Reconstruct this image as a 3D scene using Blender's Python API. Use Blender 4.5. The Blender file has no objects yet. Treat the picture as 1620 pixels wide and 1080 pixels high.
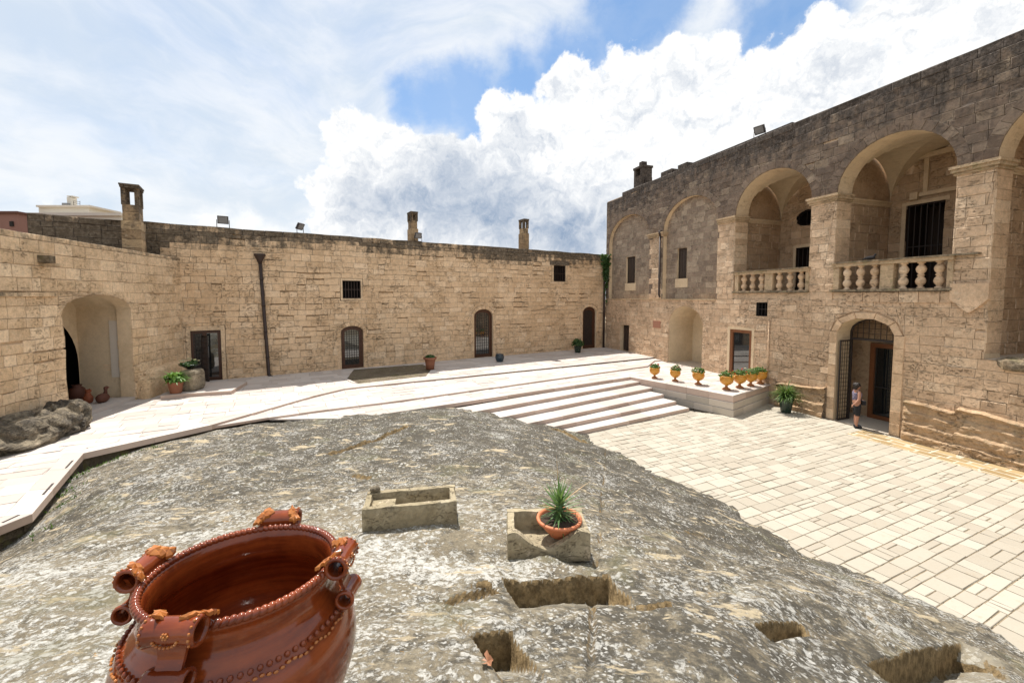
import bpy, bmesh, math, random
import numpy as np
from mathutils import Vector, Matrix
from mathutils.geometry import tessellate_polygon
R = math.radians
PI = math.pi
random.seed(7)
rng = np.random.default_rng(7)
SC = bpy.context.scene
COL = SC.collection

# ------------------------------------------------------------------ camera
F = 670.0; PITCH = 3.5; SH = 29.0; CZ = 4.6
CAM = np.array([0., 0., CZ])
_p = R(PITCH)
FW = np.array([0, math.cos(_p), -math.sin(_p)])
UPV = np.array([0, math.sin(_p), math.cos(_p)])
RI = np.array([1., 0, 0])
cd = bpy.data.cameras.new('camera'); cam = bpy.data.objects.new('camera', cd); COL.objects.link(cam)
cam.location = (0, 0, CZ); cam.rotation_euler = (R(90 - PITCH), 0, 0)
cd.sensor_width = 36; cd.lens = F / 1620 * 36; cd.shift_y = SH / 1620 * -1
cd.clip_start = 0.05; cd.clip_end = 3000
SC.camera = cam

def ray(x, y):
    return ((x - 810) / F) * RI - ((y - SH * SGN - 540) / F) * UPV + FW
SGN = -1
def proj(P):
    d = np.asarray(P, float) - CAM
    z = d @ FW
    return 810 + F * (d @ RI) / z, 540 - SH - F * (d @ UPV) / z
def onz(x, y, z):
    d = ray(x, y); t = (z - CZ) / d[2]
    return CAM + d * t
def atd(x, y, dep):
    d = ray(x, y); return CAM + d * (dep / d[1])

# ------------------------------------------------------------------ light
SUN_L = np.array([.2, -.44, -1.0]); SUN_L /= np.linalg.norm(SUN_L)
SUN_EL = math.asin(-SUN_L[2]); SUN_ROT = math.atan2(-SUN_L[0], -SUN_L[1])
sd = bpy.data.lights.new('sun', 'SUN'); sun = bpy.data.objects.new('sun', sd); COL.objects.link(sun)
sd.energy = 4.2; sd.angle = R(.5); sd.color = (1, .955, .89)
sun.rotation_euler = Vector(SUN_L).to_track_quat('-Z', 'Y').to_euler()
SC.view_settings.view_transform = 'Standard'; SC.view_settings.look = 'None'
SC.view_settings.exposure = .68; SC.view_settings.gamma = 1; SC.view_settings.use_curve_mapping = False
SC.cycles.max_bounces = 6; SC.cycles.diffuse_bounces = 4; SC.cycles.glossy_bounces = 3
SC.cycles.sample_clamp_indirect = 6

class NT:
    def __init__(s, tree):
        s.t = tree; s.L = tree.links
    def n(s, typ, ins=None, **pr):
        nd = s.t.nodes.new(typ)
        for k, v in pr.items(): setattr(nd, k, v)
        for k, v in (ins or {}).items():
            sk = nd.inputs[k]
            if isinstance(v, bpy.types.NodeSocket): s.L.new(v, sk)
            else: sk.default_value = v
        return nd
    def m(s, op, a, b=0.0, c=0.0, clamp=False):
        nd = s.n('ShaderNodeMath', {0: a, 1: b, 2: c}, operation=op, use_clamp=clamp); return nd.outputs[0]
    def vm(s, op, a, b=(0, 0, 0)):
        nd = s.n('ShaderNodeVectorMath', {0: a, 1: b}, operation=op)
        return nd.outputs['Value'] if op in ('DOT_PRODUCT', 'LENGTH') else nd.outputs[0]
    def scl(s, v, f):
        nd = s.n('ShaderNodeVectorMath', {0: v, 3: f}, operation='SCALE'); return nd.outputs[0]
    def ss(s, v, lo, hi, a=0.0, b=1.0):
        return s.n('ShaderNodeMapRange', {0: v, 1: lo, 2: hi, 3: a, 4: b}, interpolation_type='SMOOTHSTEP').outputs[0]
    def noise(s, vec, scale, det=4.0, rough=.55, out=0, dist=0.0):
        return s.n('ShaderNodeTexNoise', {'Vector': vec, 'Scale': scale, 'Detail': det, 'Roughness': rough, 'Distortion': dist}).outputs[out]
    def vor(s, vec, scale, feature='F1', rand=1.0, out='Distance'):
        return s.n('ShaderNodeTexVoronoi', {'Vector': vec, 'Scale': scale, 'Randomness': rand}, feature=feature).outputs[out]
    def mix(s, f, a, b, blend='MIX'):
        nd = s.n('ShaderNodeMix', data_type='RGBA', blend_type=blend)
        for i, v in ((0, f), (6, a), (7, b)):
            sk = nd.inputs[i]
            if isinstance(v, bpy.types.NodeSocket): s.L.new(v, sk)
            else: sk.default_value = v if i == 0 else (tuple(v) + (1,) if len(v) == 3 else v)
        return nd.outputs[2]
    def sepz(s, v, i=2):
        return s.n('ShaderNodeSeparateXYZ', {0: v}).outputs[i]

# ------------------------------------------------------------------ world: Nishita sky with clouds laid out by direction
W = bpy.data.worlds.new("World"); SC.world = W; W.use_nodes = True
wt = W.node_tree; wt.nodes.clear(); w = NT(wt)
sky = w.n('ShaderNodeTexSky', sky_type='NISHITA'); sky.sun_disc = False
sky.sun_elevation = SUN_EL; sky.sun_rotation = SUN_ROT; sky.air_density = 1.0; sky.dust_density = .6; sky.ozone_density = 1.4
D0 = w.n('ShaderNodeTexCoord').outputs['Generated']
D = w.vm('NORMALIZE', D0)
def udir(x, y):
    d = ray(x, y); return d / np.linalg.norm(d)
def caps(Dv, lst, soft=None):
    """signed distance-like field (radians, positive inside) of a union of round patches of sky given by direction"""
    m = None
    for (x, y, r) in lst:
        c = udir(x, y); rr = .5 * (np.linalg.norm(c - udir(x + r, y)) + np.linalg.norm(c - udir(x, y + r)))
        v = w.m('SUBTRACT', float(rr), w.vm('LENGTH', w.vm('SUBTRACT', Dv, tuple(c))))
        if m is None: m = v
        elif soft: m = w.n('ShaderNodeMath', {0: m, 1: v, 2: soft}, operation='SMOOTH_MAX').outputs[0]
        else: m = w.m('MAXIMUM', m, v)
    return m
def distort(scale, amp, det=6, rough=.6, vec=None):
    nc = w.noise(D if vec is None else vec, scale, det, rough, out=1)
    return w.vm('ADD', D, w.scl(w.vm('SUBTRACT', nc, (.5, .5, .5)), amp))
Dc = w.vm('ADD', distort(7, .10, 2, .5), w.scl(w.vm('SUBTRACT', w.noise(D, 17, 8, .62, out=1), (.5, .5, .5)), .10))
CUM = [(562, 225, 50), (610, 240, 52), (690, 245, 45), (640, 330, 110), (760, 330, 110), (525, 300, 45), (520, 360, 40), (790, 185, 42), (830, 215, 50), (900, 160, 50), (905, 120, 33),
       (960, 205, 100), (1000, 105, 45), (1060, 125, 65), (1130, 85, 42), (1080, 220, 130), (900, 310, 125), (1180, 200, 105), (1270, 140, 75), (1330, 140, 115),
       (1420, 150, 150), (1320, 70, 60), (1430, 50, 100), (1560, 60, 130), (870, 370, 90), (1700, 120, 200)]
LOWC = [(395, 352, 34), (345, 354, 24), (440, 362, 26), (70, 330, 22)]
cum = caps(Dc, CUM, .02)
cumA = w.ss(cum, -.004, .010)
cumA = w.m('MAXIMUM', cumA, w.m('MULTIPLY', w.ss(caps(Dc, LOWC), -.02, .03), .8))
# soft grey-blue bellies, and billows that catch the sun on their upper side
Dg = distort(4, .30, 5, .6)
grey = w.ss(caps(Dg, [(585, 310, 24), (640, 325, 36), (720, 318, 52), (790, 345, 50), (900, 385, 60), (960, 330, 20)], .04), -.11, .07)
sdir = Vector((-.35, -.1, .93)).normalized()
nA = w.noise(Dc, 7, 7, .60); nB = w.noise(w.vm('ADD', Dc, tuple(sdir * .030)), 7, 7, .60)
rel = w.m('MULTIPLY', w.m('SUBTRACT', nB, nA), -1.9)
nA2 = w.noise(Dc, 22, 6, .6); nB2 = w.noise(w.vm('ADD', Dc, tuple(sdir * .011)), 22, 6, .6)
rel = w.m('ADD', rel, w.m('MULTIPLY', w.m('SUBTRACT', nB2, nA2), -1.2))
rel = w.m('MULTIPLY', rel, w.m('MULTIPLY_ADD', grey, -.45, .95))
edge = w.ss(cum, .0, .16)
deep = w.m('MULTIPLY', w.ss(w.noise(Dg, 5, 5, .55), .42, .66), edge)
lum = w.m('ADD', w.m('ADD', w.m('MULTIPLY', grey, -.62), w.m('MULTIPLY', deep, -.22)), w.m('ADD', w.m('MULTIPLY_ADD', w.ss(cum, .05, .0), .10, .95), rel), clamp=True)
CLW = .655
cumC = w.mix(lum, (.24 * CLW, .34 * CLW, .50 * CLW), (1.04 * CLW, 1.04 * CLW, 1.03 * CLW))
# high thin veil with openings of blue
Dv = w.vm('ADD', distort(3.2, .16, 6, .55), w.scl(w.vm('SUBTRACT', w.noise(D, 16, 7, .65, out=1), (.5, .5, .5)), .09))
blu = caps(Dv, [(1010, 0, 75), (975, 45, 60), (905, 85, 58), (835, 125, 48), (765, 160, 50), (700, 170, 40), (645, 165, 26), (752, 215, 34), (1200, 40, 60), (1270, 0, 60), (1178, 80, 26)], .03)
Dst = w.vm('MULTIPLY', w.vm('ADD', D, w.scl(w.vm('SUBTRACT', w.noise(D, 2.2, 4, .5, out=1), (.5, .5, .5)), .35)), (1.0, 1.0, 2.6))
vn = w.noise(Dst, 3.0, 8, .62)
veil = w.m('SUBTRACT', w.ss(vn, .22, .60, .72, .98), w.m('MULTIPLY', w.ss(w.m('ADD', blu, w.m('MULTIPLY', w.m('SUBTRACT', vn, .5), .12)), -.045, .035), .88))
veil = w.m('SUBTRACT', veil, w.m('MULTIPLY', w.ss(caps(Dv, [(235, 70, 90), (560, 60, 40), (420, 20, 60), (60, 40, 40)], .05), -.2, .1), .22))
skyc = w.mix(.35, w.scl(sky.outputs[0], .10), (.085, .25, .50))
veilC = w.mix(w.ss(w.noise(Dst, 5.5, 7, .62), .32, .68), (.47, .52, .575), (.60, .615, .63))
skyc = w.mix(w.m('MAXIMUM', veil, 0.0), skyc, veilC)
holes = w.ss(w.noise(w.vm('MULTIPLY', w.vm('ADD', D, (0, 0, .1)), (1, 1, 2.6)), 13, 5, .55), .655, .74)
holes = w.m('MULTIPLY', holes, w.ss(w.sepz(D, 0), .30, .5))
cumA = w.m('MULTIPLY', cumA, w.m('SUBTRACT', 1.0, w.m('MULTIPLY', holes, .75)))
skyc = w.mix(cumA, skyc, cumC)
# below the horizon: plain ground tone
skyc = w.mix(w.ss(w.sepz(D), -.03, .0), (.32, .28, .22), skyc)
bg = w.n('ShaderNodeBackground', {'Color': skyc, 'Strength': 1.0})
# Nishita reaches the background at .12 of its physical brightness (scaled above)
W.cycles.sampling_method = 'MANUAL'; W.cycles.sample_map_resolution = 512
wo = w.n('ShaderNodeOutputWorld', {'Surface': bg.outputs[0]})

# ------------------------------------------------------------------ object helpers
ORG = {}
def setp(o, label=None, cat=None, group=None, kind=None):
    if label: o['label'] = label
    if cat: o['category'] = cat
    if group: o['group'] = group
    if kind: o['kind'] = kind
    return o
def empty(name, loc, label=None, cat=None, group=None, kind=None):
    o = bpy.data.objects.new(name, None); COL.objects.link(o); o.location = Vector(loc); o.empty_display_size = .2
    ORG[o.name] = Vector(loc)
    return setp(o, label, cat, group, kind)
class MB:
    """collects polygons given in world coordinates, then links them as one mesh object"""
    def __init__(s): s.v = []; s.f = []; s.r = []; s.a = []; s.mi = []; s.sm = []
    def face(s, pts, rnd=.5, age=0., mi=0, smooth=False):
        b = len(s.v); s.v.extend(tuple(p) for p in pts); s.f.append(tuple(range(b, b + len(pts))))
        s.r.append(rnd); s.a.append(age); s.mi.append(mi); s.sm.append(smooth)
    def add(s, vs, fs, rnd=.5, age=0., mi=0, smooth=False):
        b = len(s.v); s.v.extend(tuple(p) for p in vs)
        for i, f in enumerate(fs):
            s.f.append(tuple(b + k for k in f))
            s.r.append(rnd if not isinstance(rnd, (list, np.ndarray)) else rnd[i]); s.a.append(age); s.mi.append(mi if not isinstance(mi, list) else mi[i]); s.sm.append(smooth)
    def box(s, c, ax, ay, az, rnd=.5, mi=0, age=0.):
        """c centre, ax/ay/az half-extent vectors"""
        c, ax, ay, az = (np.asarray(q, float) for q in (c, ax, ay, az))
        vs = [c + i * ax + j * ay + k * az for k in (-1, 1) for j in (-1, 1) for i in (-1, 1)]
        if np.dot(np.cross(ax, ay), az) < 0: fs = [(0, 1, 3, 2), (4, 6, 7, 5), (0, 4, 5, 1), (2, 3, 7, 6), (0, 2, 6, 4), (1, 5, 7, 3)]
        else: fs = [(0, 2, 3, 1), (4, 5, 7, 6), (0, 1, 5, 4), (2, 6, 7, 3), (0, 4, 6, 2), (1, 3, 7, 5)]
        s.add(vs, fs, rnd, age, mi)
    def tube(s, pts, rad, n=8, rnd=.5, mi=0, caps=True, smooth=True):
        pts = [np.asarray(p, float) for p in pts]
        if not isinstance(rad, (list, tuple)): rad = [rad] * len(pts)
        vs = []; fs = []
        ref = np.array([0, 0, 1.])
        t0 = pts[1] - pts[0]
        if abs(t0[2]) > .9 * np.linalg.norm(t0): ref = np.array([1., 0, 0])
        for i, p in enumerate(pts):
            t = pts[min(i + 1, len(pts) - 1)] - pts[max(i - 1, 0)]; t = t / (np.linalg.norm(t) + 1e-9)
            a = np.cross(ref, t); a /= np.linalg.norm(a) + 1e-9; b = np.cross(t, a)
            for k in range(n):
                th = 2 * PI * k / n; vs.append(p + rad[i] * (math.cos(th) * a + math.sin(th) * b))
        for i in range(len(pts) - 1):
            for k in range(n):
                k2 = (k + 1) % n; fs.append((i * n + k, i * n + k2, (i + 1) * n + k2, (i + 1) * n + k))
        if caps: fs.append(tuple(range(n))[::-1]); fs.append(tuple((len(pts) - 1) * n + k for k in range(n)))
        s.add(vs, fs, rnd, 0., mi, smooth)
    def lathe(s, prof, c, n=24, M=None, rnd=.5, mi=0, smooth=True):
        vs = []; fs = []
        for (r, z) in prof:
            for k in range(n):
                th = 2 * PI * k / n; p = Vector((r * math.cos(th), r * math.sin(th), z))
                if M is not None: p = M @ p
                vs.append(p + Vector(c))
        for i in range(len(prof) - 1):
            for k in range(n):
                k2 = (k + 1) % n; fs.append((i * n + k, i * n + k2, (i + 1) * n + k2, (i + 1) * n + k))
        s.add(vs, fs, rnd, 0., mi, smooth)
    def build(s, name, mat, parent=None, origin=None, **tg):
        if not s.v: return None
        vs = np.array(s.v, float)
        if origin is None:
            if parent is not None: origin = ORG[parent.name]
            else: origin = Vector(((vs[:, 0].min() + vs[:, 0].max()) / 2, (vs[:, 1].min() + vs[:, 1].max()) / 2, vs[:, 2].min()))
        origin = Vector(origin)
        vs = vs - np.array(origin)
        me = bpy.data.meshes.new(name)
        me.from_pydata(vs.tolist(), [], s.f)
        for nm, dat in (('rnd', s.r), ('age', s.a)):
            at = me.attributes.new(nm, 'FLOAT', 'FACE'); at.data.foreach_set('value', np.array(dat, np.float32))
        me.polygons.foreach_set('material_index', np.array(s.mi, np.int32))
        me.polygons.foreach_set('use_smooth', np.array(s.sm, bool))
        for m_ in (mat if isinstance(mat, (list, tuple)) else [mat]): me.materials.append(m_)
        me.update()
        o = bpy.data.objects.new(name, me); COL.objects.link(o)
        ORG[o.name] = origin
        if parent is not None:
            o.parent = parent; o.location = origin - ORG[parent.name]
        else: o.location = origin
        return setp(o, **tg)

# numpy value noise
_perm = rng.random((257, 257))
def vnoise(x, y, seed=0):
    x = np.asarray(x, float) + seed * 17.13; y = np.asarray(y, float) + seed * 31.7
    xi = np.floor(x).astype(int); yi = np.floor(y).astype(int); fx = x - xi; fy = y - yi
    fx = fx * fx * (3 - 2 * fx); fy = fy * fy * (3 - 2 * fy)
    g = lambda a, b: _perm[a % 256, b % 256]
    return (g(xi, yi) * (1 - fx) + g(xi + 1, yi) * fx) * (1 - fy) + (g(xi, yi + 1) * (1 - fx) + g(xi + 1, yi + 1) * fx) * fy - .5
def fbm(x, y, seed=0, oct=4):
    t = 0
    for k in range(oct): t = t + vnoise(np.asarray(x) * 2 ** k, np.asarray(y) * 2 ** k, seed + k) * .5 ** k
    return t

# ------------------------------------------------------------------ polygons in the plane
def area(p):
    return .5 * sum(p[i][0] * p[(i + 1) % len(p)][1] - p[(i + 1) % len(p)][0] * p[i][1] for i in range(len(p)))
def clip(poly, a, b, keep_left=True):
    out = []; sg = 1 if keep_left else -1
    ex, ey = b[0] - a[0], b[1] - a[1]
    n = len(poly)
    ds = [sg * (ex * (q[1] - a[1]) - ey * (q[0] - a[0])) for q in poly]
    for i in range(n):
        p, q, dp, dq = poly[i], poly[(i + 1) % n], ds[i], ds[(i + 1) % n]
        if dp >= -1e-9: out.append(p)
        if (dp > 1e-9 and dq < -1e-9) or (dp < -1e-9 and dq > 1e-9):
            t = dp / (dp - dq); out.append((p[0] + t * (q[0] - p[0]), p[1] + t * (q[1] - p[1])))
    res = []
    for p in out:
        if not res or abs(p[0] - res[-1][0]) + abs(p[1] - res[-1][1]) > 1e-5: res.append(p)
    if len(res) > 1 and abs(res[0][0] - res[-1][0]) + abs(res[0][1] - res[-1][1]) < 1e-5: res.pop()
    return res if len(res) >= 3 else []
def inter(poly, conv):
    for i in range(len(conv)):
        poly = clip(poly, conv[i], conv[(i + 1) % len(conv)])
        if not poly: return []
    return poly
def subtract(poly, conv):
    us = [q[0] for q in poly]; zs = [q[1] for q in poly]; cu = [q[0] for q in conv]; cz = [q[1] for q in conv]
    if min(us) >= max(cu) or max(us) <= min(cu) or min(zs) >= max(cz) or max(zs) <= min(cz): return [poly]
    out = []; rem = poly
    for i in range(len(conv)):
        a, b = conv[i], conv[(i + 1) % len(conv)]
        o = clip(rem, a, b, False)
        if o and abs(area(o)) > .0012: out.append(o)
        rem = clip(rem, a, b)
        if not rem: break
    return out
def rect(u0, u1, z0, z1): return [(u0, z0), (u1, z0), (u1, z1), (u0, z1)]
def arch(u0, u1, z0, zs, za, n=14, e=0., eb=0.):
    """convex arch outline, counter-clockwise, widened by e"""
    c = (u0 + u1) / 2; a = (u1 - u0) / 2 + e; b = za - zs + e
    pts = [(c - a, z0 - eb), (c + a, z0 - eb)]
    for k in range(n + 1):
        th = PI * k / n; pts.append((c + a * math.cos(th), zs + b * math.sin(th)))
    return pts
def inset(poly, d):
    """inset of a convex polygon towards its centroid (approximate)"""
    n = len(poly); A = area(poly); s = 1 if A > 0 else -1
    out = []
    for i in range(n):
        p0, p1, p2 = poly[i - 1], poly[i], poly[(i + 1) % n]
        e1 = (p1[0] - p0[0], p1[1] - p0[1]); e2 = (p2[0] - p1[0], p2[1] - p1[1])
        l1 = math.hypot(*e1) + 1e-9; l2 = math.hypot(*e2) + 1e-9
        n1 = (-e1[1] / l1 * s, e1[0] / l1 * s); n2 = (-e2[1] / l2 * s, e2[0] / l2 * s)
        k = 1 + n1[0] * n2[0] + n1[1] * n2[1]
        k = max(k, .5)
        out.append((p1[0] + (n1[0] + n2[0]) / k * d, p1[1] + (n1[1] + n2[1]) / k * d))
    return out
def pieces_of(cell, holes, conv=None, minfrac=.1):
    ps = [cell] if conv is None else [q for q in [inter(cell, conv)] if q]
    for h in holes:
        nx = []
        for q in ps: nx.extend(subtract(q, h))
        ps = nx
    return [q for q in ps if abs(area(q)) > .004]

class Wall:
    def __init__(s, A, B, side):
        A = np.array([A[0], A[1], 0.]); B = np.array([B[0], B[1], 0.])
        s.O = A; s.U = (B - A) / np.linalg.norm(B - A); n = np.array([-s.U[1], s.U[0], 0]); s.N = n * side; s.len = np.linalg.norm(B - A)
    def uv(s, x, y, d=0.):
        r = ray(x, y); o = s.O + s.N * d
        t = (s.N[:2] @ (o - CAM)[:2]) / (s.N[:2] @ r[:2]); P = CAM + t * r
        return float((P - o) @ s.U), float(P[2])
    V = np.array([0, 0, 1.])
    def P(s, u, z, d=0.): return s.O + s.U * u + s.N * d + s.V * z
    def sub(s, u, d, turn):
        """wall perpendicular to this one at u, starting at depth d and running inwards; turn=+1 faces +u"""
        w_ = Wall.__new__(Wall); w_.O = s.P(u, 0, d); w_.U = -s.N; w_.N = s.U * turn; w_.len = 10; return w_
    def flip(s, d): # parallel wall at depth d
        w_ = Wall.__new__(Wall); w_.O = s.P(0, 0, d); w_.U = s.U; w_.N = s.N; w_.len = s.len; return w_

def stone_mesh(mb, wl, poly, d0=-.05, joint=.006, bev=.016, proud=0., rnd=.5, age=0., groove=-.014, wob=.0, mo=0):
    """one stone: cell outline in the wall plane, a joint groove round it and a proud chamfered face"""
    if wob:
        poly = [(u + wob * float(vnoise(u * 1.7, z * 1.7, 3)) * 2, z + wob * float(vnoise(u * 1.3, z * 1.9, 5)) * 2) for u, z in poly]
    if area(poly) < 0: poly = poly[::-1]
    xs = [q[0] for q in poly]; zs = [q[1] for q in poly]
    m = min(max(xs) - min(xs), max(zs) - min(zs))
    if m < .05: bev = min(bev, m * .2); joint = min(joint, m * .1)
    p0 = inset(poly, joint); p1 = inset(poly, joint + bev)
    if area(p1) <= 0.0005: p1 = inset(poly, joint + .002)
    n = len(poly)
    tl = (random.random() - .5) * .012; tz = (random.random() - .5) * .012; cu = sum(xs) / n; cz = sum(zs) / n
    v = [wl.P(u, z, d0) for u, z in p0] + [wl.P(u, z, groove) for u, z in p0] + [wl.P(u, z, proud + tl * (u - cu) / .25 + tz * (z - cz) / .15) for u, z in p1]
    flip_ = np.dot(np.cross(wl.U, wl.V), wl.N) < 0
    fs = [tuple(2 * n + k for k in range(n))]; mi = [0]
    for k in range(n):
        k2 = (k + 1) % n
        fs.append((n + k, n + k2, 2 * n + k2, 2 * n + k)); mi.append(1)
        fs.append((k, k2, n + k2, n + k)); mi.append(1)
    if flip_: fs = [f[::-1] for f in fs]
    mb.add(v, fs, rnd, age, [q + mo for q in mi])

class Pile:
    """stones of one parent: the largest in the picture become objects, the rest one 'stuff' mesh"""
    def __init__(s): s.it = []
    def add(s, mb, poly3, name='stone'):
        P = np.array(poly3); c = P.mean(0)
        d = c - CAM
        if d @ FW < .3: a = 0
        else:
            q = [proj(p) for p in poly3 if (p - CAM) @ FW > .1]
            if len(q) < 3: a = 0
            else:
                a = abs(area(q)); x, y = proj(c)
                if not (-20 < x < 1640 and -20 < y < 1100): a = 0
        s.it.append((a, mb, c, name))
    def flush(s, parent, mat, limit=290, rest='stonework', minpx=60, skind=True):
        s.it.sort(key=lambda q: -q[0]); cnt = {}
        big = []; small = []
        for q in s.it:
            k = cnt.get(q[3], 0)
            if q[0] > minpx and k < limit: cnt[q[3]] = k + 1; big.append(q)
            else: small.append(q)
        for a, mb, c, name in big:
            mb.build(name, mat, parent, origin=Vector(c))
        R_ = MB()
        for a, mb, c, name in small:
            b = len(R_.v); R_.v.extend(mb.v); R_.f.extend(tuple(b + k for k in f) for f in mb.f); R_.r += mb.r; R_.a += mb.a; R_.mi += mb.mi; R_.sm += mb.sm
        o = R_.build(rest, mat, parent)
        if o: o['kind'] = 'stuff'
        return o

def courses(z0, z1, h0, h1):
    z = z0; out = []
    while z < z1 - .02:
        h = random.uniform(h0, h1)
        if z + h > z1 - h0 * .4: h = z1 - z
        out.append((z, z + h)); z += h
    return out
def masonry(pile, wl, u0, u1, z0, z1, holes=(), conv=None, deep=.06, arcs=(), h=(.26, .33), l=(.4, .7), age=lambda u, z: 0., d=0., rough=.01, wob=.012,
            erode=.0, bev=.016, name='stone', mo=lambda u, z: 0, rb=0., groove=-.014):
    for (a, b) in courses(z0, z1, *h):
        u = u0 - random.random() * l[0]
        while u < u1:
            L = random.uniform(*l)
            if random.random() < .08: L *= .55
            ua, ub = max(u, u0), min(u + L, u1); u += L
            if ub - ua < .03: continue
            zb = b
            er = random.random() < (erode(u, a) if callable(erode) else erode)
            if er and (b - a) > .15: zb = b - random.uniform(.02, .07)
            cell = rect(ua, ub, a, zb)
            ps_ = pieces_of(cell, holes, conv)
            for hh in arcs:
                nx_ = []
                for q in ps_:
                    if len(subtract(q, hh)) == 1 and subtract(q, hh)[0] is q: nx_.append(q); continue
                    best = max((clip(q, hh[i_], hh[(i_ + 1) % len(hh)], False) for i_ in range(len(hh))), key=lambda t: abs(area(t)) if t else 0)
                    if best and abs(area(best)) > .006: nx_.append(best)
                ps_ = nx_
            for q in ps_:
                cu = sum(t[0] for t in q) / len(q); cz = sum(t[1] for t in q) / len(q)
                mb = MB()
                stone_mesh(mb, wl, q, d0=d - deep, proud=d + random.uniform(-rough, rough) + (.012 if er else 0), groove=d + groove, rnd=min(1, max(0, random.gauss(.5 + rb, .22))), age=age(cu, cz), wob=wob, bev=bev * random.uniform(.7, 1.6), mo=mo(cu, cz))
                pile.add(mb, [wl.P(x, z_, d) for x, z_ in q], name)
def sheet(mb, wl, outer, holes, d, rnd=.5, age=0., mi=0):
    """flat wall sheet with openings"""
    polys = [outer] + [list(h) for h in holes]
    v3 = [[Vector((x, z, 0)) for x, z in p] for p in polys]
    tris = tessellate_polygon(v3)
    flat = [q for p in polys for q in p]
    for t in tris:
        pts = [flat[i] for i in t]
        if area(pts) < 0: pts = pts[::-1]
        P = [wl.P(x, z, d) for x, z in pts]
        n = np.cross(P[1] - P[0], P[2] - P[0])
        if n @ wl.N < 0: P = P[::-1]
        mb.face(P, rnd, age, mi)
def reveal(mb, wl, poly, d0, d1, rnd=.5, age=0., mi=0, skip=(), rb=0):
    """the sides of an opening, running from d0 in to d1"""
    n = len(poly)
    for k in range(n):
        if k in skip: continue
        a, b = poly[k], poly[(k + 1) % n]
        mb.face([wl.P(*a, d0), wl.P(*b, d0), wl.P(*b, d1), wl.P(*a, d1)], rnd, age, mi)
def prism(mb, wl, poly, d0, d1, rnd=.5, age=0., mi=0, back=False):
    """a solid with outline poly in the wall plane between depths d0 (back) and d1 (front)"""
    if area(poly) < 0: poly = poly[::-1]
    f1 = [wl.P(*q, d1) for q in poly]; f0 = [wl.P(*q, d0) for q in poly]
    mb.face(f1, rnd, age, mi)
    if back: mb.face(f0[::-1], rnd, age, mi)
    n = len(poly)
    for k in range(n):
        k2 = (k + 1) % n; mb.face([f0[k], f0[k2], f1[k2], f1[k]], rnd, age, mi)
def wbox(mb, wl, u0, u1, z0, z1, d0, d1, **k):
    mb.box(wl.P((u0 + u1) / 2, (z0 + z1) / 2, (d0 + d1) / 2), wl.U * (u1 - u0) / 2, np.array([0, 0, (z1 - z0) / 2]), wl.N * (d1 - d0) / 2, **k)
def voussoirs(pile, wl, u0, u1, zs, za, w_, n, d=0., proud=.004, age=lambda u, z: 0., name='voussoir', rb=0., mo=0):
    c = (u0 + u1) / 2; a = (u1 - u0) / 2; b = za - zs
    for k in range(n):
        t0, t1 = PI * k / n, PI * (k + 1) / n
        q = [(c + (a + w_ * e) * math.cos(t), zs + (b + w_ * e) * math.sin(t)) for t, e in ((t0, 0), (t0, 1), (t1, 1), (t1, 0))]
        mb = MB(); cu = sum(t[0] for t in q) / 4; cz = sum(t[1] for t in q) / 4
        stone_mesh(mb, wl, q, d0=d - .06, proud=d + proud, groove=d - .008, rnd=random.gauss(.5 + rb, .13), age=age(cu, cz), bev=.01, joint=.004, mo=mo)
        pile.add(mb, [wl.P(x, z, d) for x, z in q], name)

# ------------------------------------------------------------------ materials
def new_mat(name):
    m = bpy.data.materials.new(name); m.use_nodes = True; t = m.node_tree; t.nodes.clear(); N = NT(t)
    pos = N.n('ShaderNodeNewGeometry').outputs['Position']
    return m, N, pos
def finish(N, col, rough=.9, bump=None, bstr=.5, bdist=.02, spec=.3, normal=None, **ex):
    b = N.n('ShaderNodeBsdfPrincipled', {'Base Color': col if isinstance(col, bpy.types.NodeSocket) else tuple(col) + (1,), 'Roughness': rough, 'Specular IOR Level': spec})
    for k, v in ex.items():
        b.inputs[k.replace('_', ' ')].default_value = v
    if bump is not None:
        N.L.new(N.n('ShaderNodeBump', {'Height': bump, 'Strength': bstr, 'Distance': bdist}).outputs[0], b.inputs['Normal'])
    N.n('ShaderNodeOutputMaterial', {'Surface': b.outputs[0]})
    return b
def attr(N, nm): return N.n('ShaderNodeAttribute', attribute_name=nm).outputs['Fac']
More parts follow.
